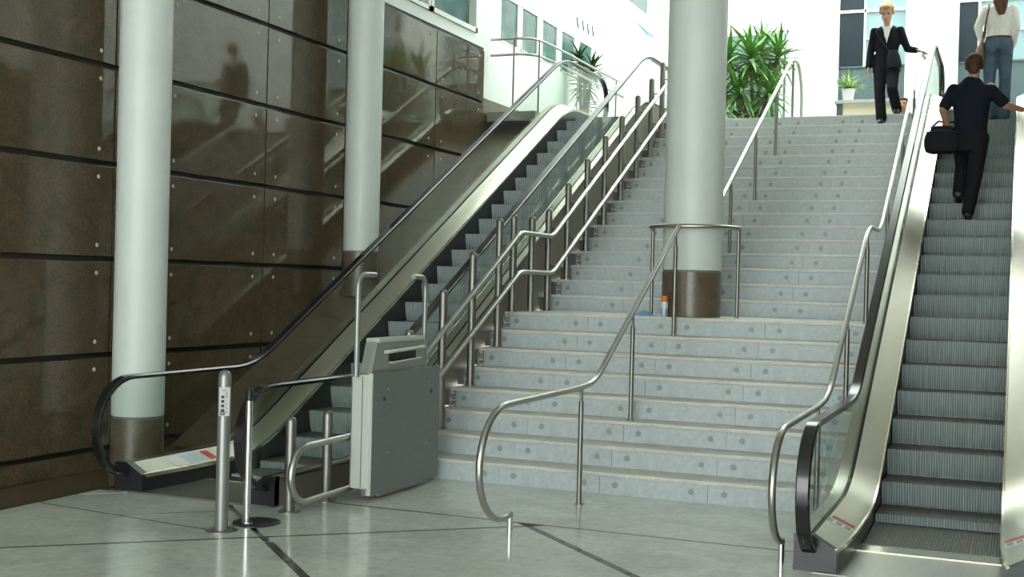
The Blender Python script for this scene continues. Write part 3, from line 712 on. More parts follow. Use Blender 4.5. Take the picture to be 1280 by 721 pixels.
for yy, zz, rr, mt in ((LY0+.16, .73, .018, 'black'), (LY1-.15, .735, .018, 'black'), (LY0+.215, .80, .006, 'panel_light'), (LY1-.20, .81, .006, 'panel_light'), (LY0+.22, .33, .007, 'panel_light'), (LY1-.22, .33, .007, 'panel_light')):
    o = bpy.data.objects.new('bolt', MB().lathe(0, 0, [(rr, 0), (rr, .003)], 14).mesh('bolt', mt)); COL.objects.link(o); o.parent = lift
    o.location = Vector((LX1, yy, zz))-Vector(ORIGIN[lift.name]); o.rotation_euler = (0, math.pi/2, 0)
# console on top: tapered block, a dark plate paints the shade of the grab recess
cy0, cy1 = LY0+.06, LY1-.12
con = MB().prism_x([(cy0, .90), (cy0+.085, 1.145), (cy1-.085, 1.165), (cy1, .93)], LX0+.0, LX1-.06)
con.build('console', 'lift_console', lift)
for a, b in (((cy0+.03, 1.0), (cy0+.06, 1.06)),): pass
MB().bbox(LX1-.065, LX1-.055, cy0+.26, cy1-.20, .985, 1.085, .004).build('recess_shade', 'joint_dark', lift)
MB().tube(rounded([(LX1-.06, cy0+.20, 1.065), (LX1-.02, cy0+.20, 1.07), (LX1-.02, cy1-.12, 1.085), (LX1-.06, cy1-.12, 1.085)], .03), .014, 10).build('grab_bar', 'lift_side', lift, True)
MB().tube(rounded([(LX1-.06, cy0+.27, .985), (LX1-.03, cy0+.27, .985), (LX1-.03, cy1-.16, 1.0), (LX1-.06, cy1-.16, 1.0)], .03), .009, 10).build('grab_bar', 'lift_side', lift, True)
MB().bbox(LX0-.005, LX1-.045, cy0+.09, cy1-.09, 1.135, 1.17, .01).build('console_lid', 'lift_side', lift)
ay = at_x(447, 400, -4.36).y; by = at_x(531, 400, -4.36).y
MB().tube(rounded([(-4.36, ay, .90), (-4.36, ay, 1.635), (-4.36, ay+.24, 1.635)], .10), .021, 12).build('barrier_arm', 'lift_tube', lift, True)
MB().tube(rounded([(-4.36, by, .90), (-4.36, by, 1.63), (-4.36, by-.22, 1.63)], .10), .021, 12).build('barrier_arm', 'lift_tube', lift, True)

# call post with push buttons, chrome post
cp = thing('call_post', 'grey lift call post with a push button panel', 'post', (-4.575, 6.385, 0))
MB().lathe(-4.575, 6.385, [(.041, 0), (.041, .965), (.037, .985), (.026, 1.002), (.008, 1.01)], 22).build('tube', 'post_grey', cp, True, angle=50)
MB().lathe(-4.575, 6.385, [(.10, 0), (.10, .006)], 28).build('base_plate', 'steel_dark', cp, True)
dirc = Vector((4.575, -6.385, 0)).normalized(); sdv = Vector((-dirc.y, dirc.x, 0))
def facing(mb, c, w, z0, z1, d0, d1):
    vs_ = [c+sdv*a+dirc*d+Vector((0, 0, z)) for d in (d0, d1) for z in (z0, z1) for a in (-w/2, w/2)]
    return mb.add(vs_, [(0, 2, 3, 1), (4, 5, 7, 6), (0, 1, 5, 4), (2, 6, 7, 3), (0, 4, 6, 2), (1, 3, 7, 5)])
C0 = Vector((-4.575, 6.385, 0))
pn = facing(MB(), C0, .066, .725, .905, .02, .046).build('button_panel', 'panel_light', cp)
for k in range(4):
    facing(MB(), C0+sdv*-.010, .018, .845-k*.028-.008, .845-k*.028+.008, .045, .052).build('button', 'black', pn)
facing(MB(), C0+sdv*-.010, .026, .745-.012, .745+.012, .045, .054).build('key_switch', 'black', pn); facing(MB(), C0+sdv*-.010, .012, .745-.005, .745+.005, .053, .057).build('key_switch', 'panel_light', pn)
for k in range(2): facing(MB(), C0+sdv*.014, .010, .866-k*.018-.005, .866-k*.018+.005, .045, .050).build('indicator_light', 'red', pn)
facing(MB(), C0, .03, .884, .888, .045, .0475).build('print_line', 'joint_grey', pn)
for k in range(3): facing(MB(), C0+sdv*.016, .008, .80-k*.025-.003, .80-k*.025+.003, .045, .0475).build('print_line', 'joint_grey', pn)
ch = thing('chrome_post', 'thin polished chrome post with a black top cap', 'post', (-4.55, 6.62, 0))
MB().lathe(-4.55, 6.62, [(.024, .01), (.024, .80)], 22).build('tube', 'chrome', ch, True); MB().lathe(-4.55, 6.62, [(.0255, .80), (.0255, .868), (.020, .875)], 22).build('cap', 'black', ch, True, angle=50)
MB().lathe(-4.52, 6.69, [(.155, 0), (.155, .007), (.15, .010)], 36).build('base_plate', 'block_black', ch, True); MB().lathe(-4.55, 6.62, [(.04, .008), (.036, .018), (.024, .02)], 22).build('collar', 'chrome', ch, True)

# spray can and rag on the landing
cx, cyy = -3.05, 11.14
can = thing('spray_can', 'blue and white can with orange cap standing by the column base', 'can', (cx, cyy, 1.32))
MB().lathe(cx, cyy, [(.033, 1.32), (.034, 1.325), (.034, 1.40)], 22).build('can_body', 'can_body', can, True, angle=50); MB().lathe(cx, cyy, [(.034, 1.40), (.034, 1.452), (.028, 1.465)], 22).build('label_band', 'can_white', can, True, angle=50)
MB().lathe(cx, cyy, [(.030, 1.462), (.030, 1.505), (.024, 1.514)], 22).build('cap', 'can_cap', can, True, angle=50)
rag = MB(); nx, ny = 22, 12
vs_ = []
for i in range(nx):
    for j in range(ny):
        a, b = i/(nx-1), j/(ny-1); env = min(1, 4*a, 4*(1-a))*min(1, 4*b, 4*(1-b))
        vs_.append((-3.40+.25*a+.02*math.sin(9*b), 11.06+.16*b+.015*math.sin(7*a), 1.322+env*(.018+.022*abs(math.sin(5.2*a+2.2*b))+.012*math.sin(11*b+3*a)*math.sin(9*a))+.004))
n_ = len(vs_); vs_ += [(x, y, 1.3205) for x, y, z in vs_]
fs = [(i*ny+j, (i+1)*ny+j, (i+1)*ny+j+1, i*ny+j+1) for i in range(nx-1) for j in range(ny-1)]; fs += [tuple(n_+q for q in reversed(f)) for f in fs]
bd = [i*ny for i in range(nx)]+[(nx-1)*ny+j for j in range(1, ny)]+[i*ny+ny-1 for i in range(nx-2, -1, -1)]+[j for j in range(ny-2, 0, -1)]
fs += [(bd[i], bd[(i+1) % len(bd)], bd[(i+1) % len(bd)]+n_, bd[i]+n_) for i in range(len(bd))]
tag(rag.add(vs_, fs).build('cleaning_cloth', 'rag_blue', smooth=True, angle=70, org=(-3.27, 11.14, 1.32)), 'crumpled light blue cloth lying on the landing edge', 'cloth')

# ------------------------------------------------------------------ gallery rail on the slab edge
ga = thing('gallery_rail', 'thin curved steel gallery railing left of the left escalator', 'railing', (-6.4, 15.6, TOPZ))
for zz in (4.98, 4.76):
    MB().tube(rounded([(WX+.0, 15.58, zz), (-6.22, 15.58, zz), (-6.17, 16.2, zz), (-6.17, 19.6, zz)], .28), .018, 10).build('rail', 'steel', ga, True, angle=60)
for x_, y_ in ((-6.50, 15.58), (-6.19, 15.75), (-6.17, 17.3), (-6.17, 19.2)):
    MB().tube([(x_, y_, TOPZ), (x_, y_, 4.97)], .012, 10).build('post', 'steel_dark', ga, True)

# ------------------------------------------------------------------ reception counter, pot plant on it
K = 18.6
kx0, kx1 = at_y(1043, 125, K).x, at_y(1134, 125, K).x
ct = thing('counter', 'low pale counter with a cream front at the top of the stairs', 'counter', ((kx0+kx1)/2, K, TOPZ))
kz = at_y(1060, 125, K).z
MB().bbox(kx0, kx1, K-.02, K+.55, kz-.05, kz, .006).build('worktop', 'panel_light', ct); MB().box(kx0+.12, kx1-.04, K+.03, K+.5, TOPZ, kz-.05).build('front_panel', 'cream', ct); MB().box(kx0+.03, kx0+.115, K+.02, K+.5, TOPZ, kz-.05).build('end_panel', 'window_grey', ct)
MB().box(kx1-.04, kx1-.005, K+.03, K+.5, TOPZ, kz-.05).build('end_panel', 'window_grey', ct)
def leaf_mesh(L_, w, droop, name, mt, fold=.25, seg=7):
    m = MB(); vs_ = []
    for i in range(seg+1):
        t = i/seg; ww = w*(math.sin(math.pi*min(1, .12+.88*t)**.7) if t < 1 else 0)*(1 if t > .05 else .6)+.0006
        y = L_*t*(1-.12*t*droop); z = -droop*L_*.5*t*t
        vs_ += [(-ww, y, z+fold*ww), (0, y, z), (ww, y, z+fold*ww)]
    fs = [(i*3+j, i*3+j+1, (i+1)*3+j+1, (i+1)*3+j) for i in range(seg) for j in range(2)]
    nn = len(vs_); vs_ += [(x, y, z-.0015) for x, y, z in vs_]; fs += [tuple(nn+q for q in reversed(f)) for f in fs]
    return m.add(vs_, fs).mesh(name, mt, smooth=True, angle=80)
pc = at_y(1060, 124, K+.2)
pp = thing('potted_plant', 'small feathery green plant in a white square pot on the counter', 'plant', (pc.x, K+.2, kz))
pw = .085
pot = MB(); v = [(pc.x+sx*a, K+.2+sy*a, z) for a, z in ((pw*.72, kz), (pw*1.02, kz+.19)) for sx, sy in ((-1, -1), (1, -1), (1, 1), (-1, 1))]
pot.add(v, [(3, 2, 1, 0), (4, 5, 6, 7)]+[(i, (i+1) % 4, (i+1) % 4+4, i+4) for i in range(4)]).build('pot', 'white', pp)
MB().box(pc.x-.075, pc.x+.075, K+.125, K+.275, kz+.185, kz+.195).build('soil', 'soil', pp)
lm = [leaf_mesh(.42, .008, .9, 'leaf', 'leaf_light'), leaf_mesh(.28, .008, .5, 'leaf', 'leaf_light')]
for i in range(90):
    a = random.random()*2*math.pi; el = random.uniform(.35, 1.45)
    link_mesh('leaf', random.choice(lm), pp, (pc.x+random.uniform(-.05, .05), K+.2+random.uniform(-.05, .05), kz+.19), (el, random.uniform(-.4, .4), a), (1, random.uniform(.7, 1.1), 1))

# ------------------------------------------------------------------ yuccas
def yucca(label, x, y, heads, leafset, n_leaf, pot_r):
    t = thing('yucca_plant', label, 'plant', (x, y, TOPZ), 'yuccas on the upper floor')
    MB().lathe(x, y, [(pot_r*.75, TOPZ), (pot_r, TOPZ+.20), (pot_r*1.04, TOPZ+.22)], 28).build('pot', 'bag_brown', t, True)
    MB().lathe(x, y, [(pot_r*.9, TOPZ+.19), (pot_r*.9, TOPZ+.222)], 28).build('soil', 'soil', t, True)
    for hx, hy, hz, n_l, sc in heads:
        MB().tube(rounded([(x+hx*.25, y+hy*.25, TOPZ+.2), (x+hx*.7, y+hy*.7, TOPZ+.2+(hz-.2)*.5), (x+hx, y+hy, TOPZ+hz)], .3), .028, 10).build('stem', 'trunk', t, True)
        for i in range(n_l):
            a = i*2.39996+random.uniform(-.2, .2); el = 1.35-1.9*(i/n_l)+random.uniform(-.12, .12); q = random.uniform(.8, 1.12)*sc
            link_mesh('leaf', random.choice(leafset), t, (x+hx, y+hy, TOPZ+hz-.16*sc*(i/n_l)), (el, random.uniform(-.3, .3), a), (q*1.0, q, q))
    return t
ylm = [leaf_mesh(.62, .033, .6, 'leaf', 'leaf'), leaf_mesh(.56, .031, .3, 'leaf', 'leaf'), leaf_mesh(.70, .034, 1.1, 'leaf', 'leaf')]
yb = at_y(945, 100, 18.7)
yucca('large bushy yucca with many leaf heads beside the thick column', yb.x, 18.7, [(-.03, -.28, 1.20, 56, 1.05), (-.42, -.05, 1.22, 40, .95), (.33, -.02, 1.22, 40, .9), (-.24, -.2, .72, 44, 1.0), (.25, -.22, .66, 44, 1.0), (.04, .25, 1.42, 30, .85), (-.50, -.12, .55, 30, .95), (.0, -.3, .36, 14, .85)], ylm, 40, .26)
ys2 = at_y(731, 90, 18.9)
yl2 = [leaf_mesh(.40, .028, .5, 'leaf', 'leaf_dark'), leaf_mesh(.37, .028, 1.1, 'leaf', 'leaf_dark')]
yucca('slim yucca on thin stems behind the left escalator', ys2.x, 18.9, [(.12, 0, 1.20, 40, .95), (-.12, .05, 1.36, 34, .9), (.04, -.1, .95, 40, 1.0), (.06, -.05, .62, 26, .8)], yl2, 30, .20)

# sign letters and the blue mark on the white hall wall
sg = thing('wall_sign', 'row of small raised letters on the white hall wall', 'sign', (WX-.05, 20.0, 6.1))
for k, (u, v) in enumerate(((722, 29), (729, 33), (735, 37), (741, 40))):
    p = at_x(u, v, WX-.05)
    m = MB(); 
    m.tube([(WX-.04, p.y-.06, p.z+.09), (WX-.04, p.y, p.z-.08)], .010, 6).tube([(WX-.04, p.y, p.z-.08), (WX-.04, p.y+.06, p.z+.02)], .006, 6)
    m.build('letter', 'window_grey', sg)
bm_ = at_x(806, 39, WX-.05)
tag(MB().add([(WX-.048, bm_.y-.55, bm_.z+.05), (WX-.048, bm_.y+.45, bm_.z+.03), (WX-.048, bm_.y+.62, bm_.z+.0), (WX-.048, bm_.y+.15, bm_.z-.03), (WX-.03, bm_.y-.55, bm_.z+.05), (WX-.03, bm_.y+.45, bm_.z+.03), (WX-.03, bm_.y+.62, bm_.z+.0), (WX-.03, bm_.y+.15, bm_.z-.03)], [(0, 1, 2, 3), (7, 6, 5, 4), (0, 4, 5, 1), (1, 5, 6, 2), (2, 6, 7, 3), (3, 7, 4, 0)]).build('wall_emblem', 'rag_blue', org=(WX-.05, bm_.y, bm_.z-.09)), 'small blue emblem on the white hall wall', 'emblem')

# ------------------------------------------------------------------ people
def hand(mb, wrist, tip, palm_n, r=.011, curl=.25):
    """palm and five fingers from the wrist towards tip; palm_n points out of the palm"""
    w = Vector(wrist); d = (Vector(tip)-w); L_ = d.length; d.normalize(); n = Vector(palm_n); n = (n-d*n.dot(d)).normalized(); s = d.cross(n)
    mb.loft([(w-d*.02, .024, .018), (w+d*.03, .034, .016), (w+d*L_*.5, .040, .014), (w+d*L_*.55, .036, .012)], s)
    for k, ln in zip((-1.5, -.5, .5, 1.5), (.78, .95, 1.0, .88)):
        a = w+d*L_*.48+s*(k*.019); b = a+d*L_*.28*ln+n*.01*curl*4; c = b+d*L_*.22*ln+n*.03*curl*4
        mb.cap(a, b, r, r*.92, 8).cap(b, c, r*.92, r*.75, 8)
    a = w+d*L_*.12+s*-.026; b = a+d*L_*.26-s*.022+n*.012; c = b+d*L_*.2+n*.01
    mb.cap(a, b, r*1.2, r*1.05, 8).cap(b, c, r*1.05, r*.8, 8)
def head(mb, c, sc, fwd, up=(0, 0, 1)):
    c = Vector(c); f = Vector(fwd).normalized(); u = Vector(up); u = (u-f*u.dot(f)).normalized(); s = f.cross(u)
    q = lambda a, b, d: c+s*a*sc+f*b*sc+u*d*sc
    R_ = Matrix((s, f, u)).transposed().to_euler()
    mb.ell(q(0, -.012, .025), (.074*sc, .092*sc, .088*sc), rot=R_); mb.ell(q(0, .018, -.045), (.058*sc, .066*sc, .075*sc), rot=R_)
    mb.ell(q(0, .058, -.095), (.026*sc, .024*sc, .022*sc), rot=R_)             # chin
    mb.cap(q(0, .085, .005), q(0, .104, -.030), .009*sc, .014*sc)                # nose
    mb.ell(q(0, .080, -.062), (.024*sc, .012*sc, .010*sc), rot=R_)             # mouth
    for e in (-1, 1): mb.ell(q(e*.078, -.005, -.01), (.010*sc, .022*sc, .032*sc), rot=R_); mb.ell(q(e*.030, .074, .022), (.020*sc, .012*sc, .008*sc), rot=R_)
    return q, R_
def eyes(q, R_, sc, parent):
    for e in (-1, 1): MB().ell(q(e*.030, .080, .006), (.013*sc, .008*sc, .007*sc), 10, 8, R_).build('eye', 'hair_dark', parent, True)
    MB().ell(q(0, .089, -.064), (.022*sc, .006*sc, .006*sc), 10, 8, R_).build('lips', 'red', parent, True)
def shoe(parent, heel, toe, hgt=.09, w=.043):
    h = Vector(heel); t = Vector(toe); d = (t-h).normalized(); m = MB()
    sd = d.cross(Vector((0, 0, 1))).normalized()
    m.loft([(h-d*.03+Vector((0, 0, .03)), w*.6, .028), (h+Vector((0, 0, .042)), w*.85, .042), (h.lerp(t, .45)+Vector((0, 0, .040)), w*.9, .038), (h.lerp(t, .75)+Vector((0, 0, .030)), w, .028), (t+Vector((0, 0, .022)), w*.7, .02), (t+d*.02+Vector((0, 0, .02)), w*.3, .012)], sd)
    return remeshed(m, 'shoe', 'shoe', parent, .009, 3)

# --- woman in a dark suit stepping down, hand on the rail
x0, y0, fl = -1.665, 16.90, TOPZ
w1 = thing('person', 'person in a black suit and white shirt stepping down the stairs', 'person', (x0, y0, fl))
HC = Vector((x0-.005, y0-.11, 5.312)); fw = Vector((-.05, -1, -.62))
b = MB(); q, R1 = head(b, HC, 1.14, fw, (0, -.6, 1))
SHr, SHl = Vector((x0-.165, y0-.02, 5.095)), Vector((x0+.165, y0-.02, 5.095))
ELr, WRr = Vector((x0-.215, y0+.02, 4.80)), Vector((x0-.225, y0-.05, 4.61))
ELl, WRl = Vector((x0+.26, y0+.02, 4.83)), Vector((x0+.37, y0-.03, 4.80))
HPr, HPl = Vector((x0-.08, y0+.0, 4.62)), Vector((x0+.085, y0+.0, 4.62))
KNr, ANr = Vector((x0-.065, y0-.15, 4.24)), Vector((x0-.03, y0-.20, 3.90))
KNl, ANl = Vector((x0+.100, y0-.22, 4.27)), Vector((x0+.140, y0+.06, 4.05))
NB = Vector((x0, y0-.02, 5.10))
b.cap(NB-Vector((0, 0, .06)), HC+Vector((0, .035, -.06)), .05, .045)
b.loft([((x0, y0, 4.58), .14, .09), ((x0, y0, 4.80), .12, .085), ((x0, y0-.01, 5.0), .16, .09), ((x0, y0-.015, 5.09), .10, .06)], (1, 0, 0))
for S_, E_, W_ in ((SHr, ELr, WRr), (SHl, ELl, WRl)): b.cap(S_, E_, .042, .034).cap(E_, W_, .034, .024)
for H_, K_, A_ in ((HPr, KNr, ANr), (HPl, KNl, ANl)): b.cap(H_, K_, .07, .05).cap(K_, A_, .05, .035)
hand(b, WRr, WRr+Vector((.0, -.03, -.16)), (1, 0, 0)); hand(b, WRl, WRl+Vector((.155, -.03, -.055)), (0, -.3, -1), curl=.05)
body = remeshed(b, 'body', 'skin', w1, .009, 3); eyes(q, R1, 1.14, w1)
h = MB(); h.ell(q(0, -.028, .040), (.093, .105, .090), rot=R1); h.ell(q(0, .045, .078), (.070, .050, .034), rot=R1); h.ell(q(0, -.075, -.02), (.066, .04, .075), rot=R1)
for e in (-1, 1): h.ell(q(e*.070, .0, .03), (.018, .05, .055), rot=R1)
remeshed(h, 'hair', 'hair_blond', w1, .009, 3)
s = MB(); s.loft([((x0, y0-.045, 4.90), .05, .062), ((x0, y0-.042, 5.0), .075, .064), ((x0, y0-.025, 5.12), .075, .062), ((x0, y0-.015, 5.175), .062, .058)], (1, 0, 0)); remeshed(s, 'shirt', 'shirt_white', w1, .01, 2)
j = MB()
j.loft([((x0, y0+.01, 4.53), .185, .125), ((x0, y0+.005, 4.66), .170, .115), ((x0, y0, 4.80), .145, .102), ((x0, y0-.0, 4.95), .172, .108), ((x0, y0-.0, 5.08), .178, .090), ((x0, y0+.015, 5.14), .10, .06)], (1, 0, 0))
for S_, E_, W_ in ((SHr, ELr, WRr), (SHl, ELl, WRl)): j.cap(S_-Vector((0, 0, .015)), E_, .054, .048).cap(E_, W_, .048, .040)
jk = remeshed(j, 'jacket', 'cloth_black', w1, .012, 3)
vv = MB().add([(x0-.056, y0-.099, 5.12), (x0+.056, y0-.099, 5.12), (x0+.004, y0-.112, 4.90), (x0-.056, y0-.06, 5.125), (x0+.056, y0-.06, 5.125), (x0+.004, y0-.09, 4.90)], [(0, 1, 2), (5, 4, 3), (0, 3, 4, 1), (1, 4, 5, 2), (2, 5, 3, 0)]).build('shirt_front', 'shirt_white', w1)
t = MB()
for H_, K_, A_ in ((HPr, KNr, ANr), (HPl, KNl, ANl)): t.cap(H_, K_, .094, .070).cap(K_, A_+Vector((0, 0, -.01)), .070, .068)
t.loft([((x0, y0, 4.55), .155, .11), ((x0, y0, 4.70), .15, .10)], (1, 0, 0)); remeshed(t, 'trousers', 'cloth_black', w1, .012, 3)
shoe(w1, ANr+Vector((0, .0, -.095)), ANr+Vector((0, -.16, -.10))); shoe(w1, ANl+Vector((0, .02, -.04)), ANl+Vector((0, -.13, -.088)))
bg1 = thing('handbag', 'dark grey shoulder bag worn across the suited person', 'bag', (x0+.10, y0-.15, 4.58))
m = MB(); m.loft([((x0+.115, y0-.155, 4.555), .095, .045), ((x0+.11, y0-.155, 4.60), .098, .05), ((x0+.10, y0-.15, 4.70), .085, .045), ((x0+.09, y0-.15, 4.79), .06, .03)], (1, 0, 0)); remeshed(m, 'bag_body', 'bag_dark', bg1, .01, 2)
MB().tube([(x0+.05, y0-.145, 4.78), (x0-.06, y0-.135, 4.92), (x0-.14, y0-.09, 5.06), (x0-.13, y0+.0, 5.115), (x0-.02, y0+.12, 4.98), (x0+.12, y0+.115, 4.80)], .008, 8).build('strap', 'bag_dark', bg1, True)

# --- man in dark clothes from behind on the right escalator
zfr = track(9.183)
x0, y0 = -.485, 13.93
n0 = 9.526+11*.375; fz = zfr(n0); n1_ = n0+.375; fz1 = zfr(n1_)
man = thing('person', 'person in navy polo shirt and black trousers climbing the right escalator', 'person', (x0, n0+.2, fz))
b = MB(); HC = Vector((x0+.015, y0+.03, 4.045)); q, R2 = head(b, HC, 1.05, (.05, 1, -.05))
SHl, SHr = Vector((x0-.185, y0+.0, 3.80)), Vector((x0+.185, y0+.0, 3.80))
ELl, WRl = Vector((x0-.285, y0-.04, 3.575)), Vector((x0-.235, y0+.06, 3.38))
ELr, WRr = Vector((x0+.335, y0+.04, 3.615)), Vector((x0+.50, y0+.20, 3.585))
HPl, HPr = Vector((x0-.085, y0-.02, 3.26)), Vector((x0+.085, y0-.02, 3.26))
KNr, ANr = Vector((x0+.055, n0+.20, 2.86)), Vector((x0+.0, n0+.10, fz+.10))
KNl, ANl = Vector((x0-.085, n1_+.13, 3.00)), Vector((x0-.115, n1_+.06, fz1+.12))
b.cap((x0+.01, y0, 3.80), HC-Vector((0, .015, .07)), .062, .058)
b.loft([((x0, y0-.01, 3.22), .155, .11), ((x0, y0-.01, 3.45), .145, .10), ((x0, y0, 3.70), .18, .11), ((x0, y0, 3.83), .10, .07)], (1, 0, 0))
for S_, E_, W_ in ((SHl, ELl, WRl), (SHr, ELr, WRr)): b.cap(S_, E_, .054, .044).cap(E_, W_, .044, .029)
for H_, K_, A_ in ((HPl, KNl, ANl), (HPr, KNr, ANr)): b.cap(H_, K_, .085, .06).cap(K_, A_, .058, .04)
hand(b, WRl, WRl+Vector((.0, .03, -.17)), (1, 0, 0), curl=.5); hand(b, WRr, WRr+Vector((.12, .11, .005)), (0, 0, -1), curl=.15)
remeshed(b, 'body', 'skin_tan', man, .010, 3); eyes(q, R2, 1.05, man)
h = MB(); h.ell(q(0, -.024, .034), (.098, .108, .096), rot=R2); h.ell(q(0, -.070, -.045), (.066, .042, .060), rot=R2)
for e in (-1, 1): h.ell(q(e*.074, .0, .0), (.016, .035, .05), rot=R2)
remeshed(h, 'hair', 'hair_dark', man, .010, 3)
s = MB(); s.loft([((x0, y0-.01, 3.14), .165, .125), ((x0, y0-.01, 3.30), .165, .122), ((x0, y0-.01, 3.50), .175, .125), ((x0, y0, 3.70), .198, .128), ((x0, y0, 3.79), .192, .105), ((x0, y0+.01, 3.86), .12, .08), ((x0+.01, y0+.01, 3.915), .072, .068)], (1, 0, 0))
s.cap(SHl-Vector((0, 0, .01)), SHl.lerp(ELl, .8), .066, .064).cap(SHr-Vector((0, 0, .02)), SHr.lerp(ELr, .8), .066, .066)
remeshed(s, 'polo_shirt', 'cloth_navy', man, .013, 3)
t = MB()
t.loft([((x0, y0-.015, 3.12), .165, .125), ((x0, y0-.015, 3.28), .16, .115)], (1, 0, 0))
for H_, K_, A_ in ((HPl, KNl, ANl), (HPr, KNr, ANr)): t.cap(H_, K_, .105, .078).cap(K_, A_+Vector((0, 0, -.01)), .078, .064)
remeshed(t, 'trousers', 'cloth_black', man, .013, 3)
shoe(man, Vector((ANr.x, n0+.05, fz+.0)), Vector((ANr.x, n0+.27, fz+.0))); shoe(man, Vector((ANl.x, n1_+.0, fz1+.05)), Vector((ANl.x, n1_+.21, fz1+.0)))
bg2 = thing('duffel_bag', 'large black shoulder bag hanging from the left hand on the escalator', 'bag', (x0-.285, y0-.03, 3.10))
m = MB(); m.bbox(x0-.47, x0-.10, y0-.15, y0+.08, 3.10, 3.34, .085).bbox(x0-.41, x0-.16, y0-.12, y0+.05, 3.26, 3.40, .055); remeshed(m, 'bag_body', 'bag_black', bg2, .012, 3)
MB().tube([(x0-.40, y0-.04, 3.38), (x0-.33, y0+.02, 3.46), (x0-.24, y0+.05, 3.44), (x0-.17, y0+.02, 3.45), (x0-.15, y0-.03, 3.38)], .012, 8).build('handle', 'bag_black', bg2, True); MB().tube([(x0-.44, y0-.14, 3.32), (x0-.30, y0-.155, 3.335), (x0-.13, y0-.14, 3.32)], .009, 8).build('zip', 'bag_dark', bg2, True)

# --- woman in a white sweater and jeans from behind, higher up
x0, y0 = -.275, 16.42
ny_ = 9.526+18*.375; fz = zfr(ny_)
w2 = thing('person', 'person in white sweater and blue jeans near the escalator top', 'person', (x0, y0, fz))
b = MB(); HC = Vector((x0+.01, y0+.02, 5.40)); q, R3 = head(b, HC, 1.0, (.1, 1, 0))
SHl, SHr = Vector((x0-.16, y0, 5.17)), Vector((x0+.16, y0, 5.17))
ELl, WRl = Vector((x0-.245, y0-.02, 4.95)), Vector((x0-.19, y0-.03, 4.75)); ELr, WRr = Vector((x0+.20, y0+.0, 4.93)), Vector((x0+.17, y0+.12, 4.74))
HPl, HPr = Vector((x0-.085, y0, 4.72)), Vector((x0+.085, y0, 4.72)); KNl, KNr = Vector((x0-.095, y0+.0, 4.30)), Vector((x0+.085, y0+.02, 4.30))
ANl, ANr = Vector((x0-.09, y0-.03, fz+.10)), Vector((x0+.08, y0-.02, fz+.10))
b.cap((x0, y0, 5.18), HC-Vector((0, .0, .07)), .05, .045)
b.loft([((x0, y0, 4.70), .14, .09), ((x0, y0, 4.90), .115, .085), ((x0, y0, 5.1), .15, .09), ((x0, y0, 5.20), .09, .06)], (1, 0, 0))
for S_, E_, W_ in ((SHl, ELl, WRl), (SHr, ELr, WRr)): b.cap(S_, E_, .042, .034).cap(E_, W_, .034, .024)
for H_, K_, A_ in ((HPl, KNl, ANl), (HPr, KNr, ANr)): b.cap(H_, K_, .075, .05).cap(K_, A_, .05, .035)
hand(b, WRl, WRl+Vector((.02, .01, -.16)), (1, 0, 0), curl=.5); hand(b, WRr, WRr+Vector((-.02, .08, -.12)), (-1, 0, 0), curl=.3)
remeshed(b, 'body', 'skin', w2, .010, 3); eyes(q, R3, 1.0, w2)
h = MB(); h.ell(q(0, -.026, .030), (.088, .098, .090), rot=R3); h.loft([(HC+Vector((0, -.06, .06)), .078, .055), (HC+Vector((0, -.09, -.05)), .092, .055), (HC+Vector((.005, -.135, -.17)), .088, .045), (HC+Vector((.015, -.15, -.26)), .065, .035), (HC+Vector((.02, -.15, -.33)), .035, .02)], (1, 0, 0)); remeshed(h, 'hair', 'hair_brown', w2, .010, 3)
s = MB(); s.loft([((x0, y0, 4.80), .150, .112), ((x0, y0, 4.90), .140, .105), ((x0, y0, 5.05), .165, .112), ((x0, y0, 5.17), .165, .09), ((x0, y0, 5.225), .09, .065)], (1, 0, 0))
for S_, E_, W_ in ((SHl, ELl, WRl), (SHr, ELr, WRr)): s.cap(S_-Vector((0, 0, .01)), E_, .060, .050).cap(E_, W_, .050, .036)
remeshed(s, 'sweater', 'cloth_white', w2, .012, 3)
t = MB(); t.loft([((x0, y0, 4.66), .165, .122), ((x0, y0, 4.74), .163, .118), ((x0, y0, 4.815), .146, .105)], (1, 0, 0))
for e in (-1, 1): t.ell((x0+e*.075, y0-.055, 4.68), (.082, .075, .095))
for H_, K_, A_ in ((HPl, KNl, ANl), (HPr, KNr, ANr)): t.cap(H_, K_, .092, .072).cap(K_, A_+Vector((0, 0, -.03)), .070, .078)
remeshed(t, 'jeans', 'denim', w2, .012, 3)
MB().loft([((x0, y0, 4.800), .151, .112), ((x0, y0, 4.822), .150, .111)], (1, 0, 0), 28).build('belt', 'hair_brown', w2, True)
shoe(w2, ANl+Vector((0, -.02, -.10)), ANl+Vector((0, .18, -.10))); shoe(w2, ANr+Vector((0, -.02, -.10)), ANr+Vector((0, .18, -.10)))
bg3 = thing('handbag', 'brown shoulder bag at the hip of the person in jeans', 'bag', (x0-.215, y0+.02, 4.45))
m = MB(); m.loft([((x0-.20, y0+.0, 4.44), .055, .10), ((x0-.21, y0+.0, 4.52), .07, .14), ((x0-.205, y0+.0, 4.66), .06, .13), ((x0-.185, y0+.0, 4.76), .03, .07)], (1, 0, 0)); remeshed(m, 'bag_body', 'bag_brown', bg3, .012, 3)
MB().tube([(x0-.19, y0-.06, 4.74), (x0-.155, y0-.125, 4.95), (x0-.12, y0-.10, 5.15), (x0-.12, y0+.0, 5.235), (x0-.13, y0+.11, 5.1), (x0-.18, y0+.07, 4.76)], .009, 8).build('strap', 'hair_brown', bg3, True)

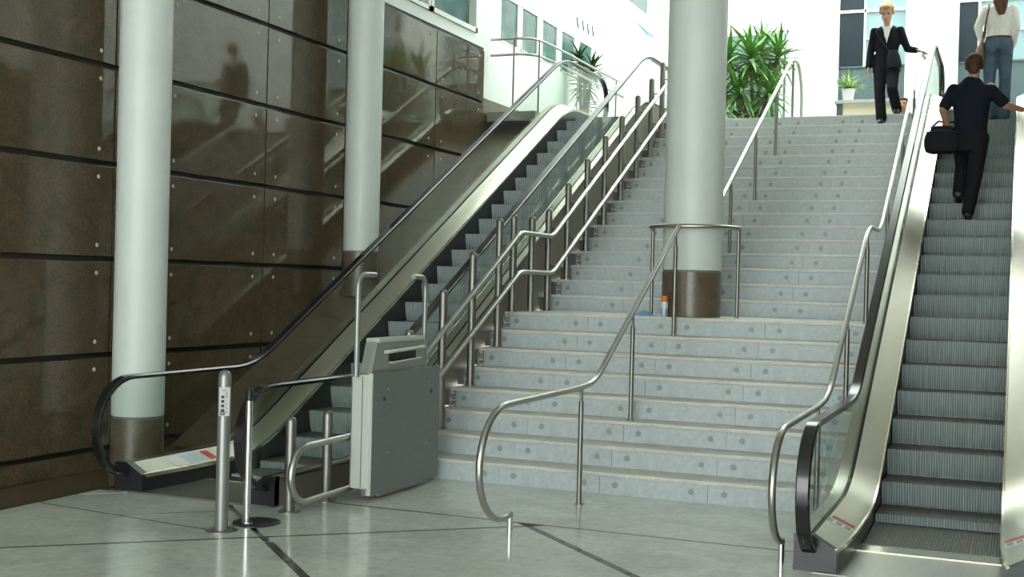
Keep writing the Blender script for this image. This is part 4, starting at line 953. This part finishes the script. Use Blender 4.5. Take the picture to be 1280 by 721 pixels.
zfn = track(8.80, 1.6, 1.6)
def move_to(o, base_old, base_new, sc):
    o.location = Vector(base_new)+(Vector(o.location)-Vector(base_old))*sc; o.scale = (sc, sc, sc)
mo = tuple(man.location); mn = (-.472, 9.228+11*.364+.2, zfn(9.228+11*.364))
move_to(bg2, mo, mn, .972); move_to(man, mo, mn, .972)
wo_ = tuple(w2.location); wn = (-.268, 15.95, zfn(9.228+18*.364))
move_to(bg3, wo_, wn, .98); move_to(w2, wo_, wn, .98)
# --- toddler sitting on the upper floor
x0, y0 = -1.525, 18.0
kid = thing('person', 'small child in blue sitting at the top of the stairs', 'person', (x0, y0, TOPZ))
b = MB(); HC = Vector((x0, y0-.04, 4.255)); q, R4 = head(b, HC, .82, (-.15, -1, .0)); b.cap((x0, y0, 4.10), HC-Vector((0, 0, .04)), .035, .035)
b.loft([((x0, y0, TOPZ+.04), .085, .07), ((x0, y0, 4.06), .08, .06), ((x0, y0, 4.13), .06, .045)], (1, 0, 0))
for e in (-1, 1):
    b.cap((x0+e*.085, y0, 4.11), (x0+e*.12, y0-.04, 4.04), .024, .021).cap((x0+e*.12, y0-.04, 4.04), (x0+e*.10, y0-.12, 4.0), .021, .016); hand(b, (x0+e*.10, y0-.12, 4.0), (x0+e*.09, y0-.20, 3.985), (0, 0, -1), .007)
    b.cap((x0+e*.05, y0, TOPZ+.05), (x0+e*.09, y0-.16, TOPZ+.06), .042, .034).cap((x0+e*.09, y0-.16, TOPZ+.06), (x0+e*.09, y0-.30, TOPZ+.035), .034, .025); b.ell((x0+e*.09, y0-.32, TOPZ+.045), (.022, .025, .042))
remeshed(b, 'body', 'skin', kid, .009, 2); eyes(q, R4, .82, kid)
h = MB(); h.ell(q(0, -.026, .036), (.070, .078, .068), rot=R4); h.ell(q(0, .045, .082), (.05, .03, .02), rot=R4); remeshed(h, 'hair', 'hair_brown', kid, .009, 2)
s = MB(); s.loft([((x0, y0, TOPZ+.03), .10, .085), ((x0, y0, 4.06), .094, .075), ((x0, y0, 4.13), .07, .055)], (1, 0, 0))
for e in (-1, 1): s.cap((x0+e*.085, y0, 4.11), (x0+e*.12, y0-.04, 4.04), .034, .03).cap((x0+e*.12, y0-.04, 4.04), (x0+e*.10, y0-.11, 4.0), .03, .024)
remeshed(s, 'jumper', 'cloth_blue', kid, .010, 2)
bpy.context.view_layer.update()
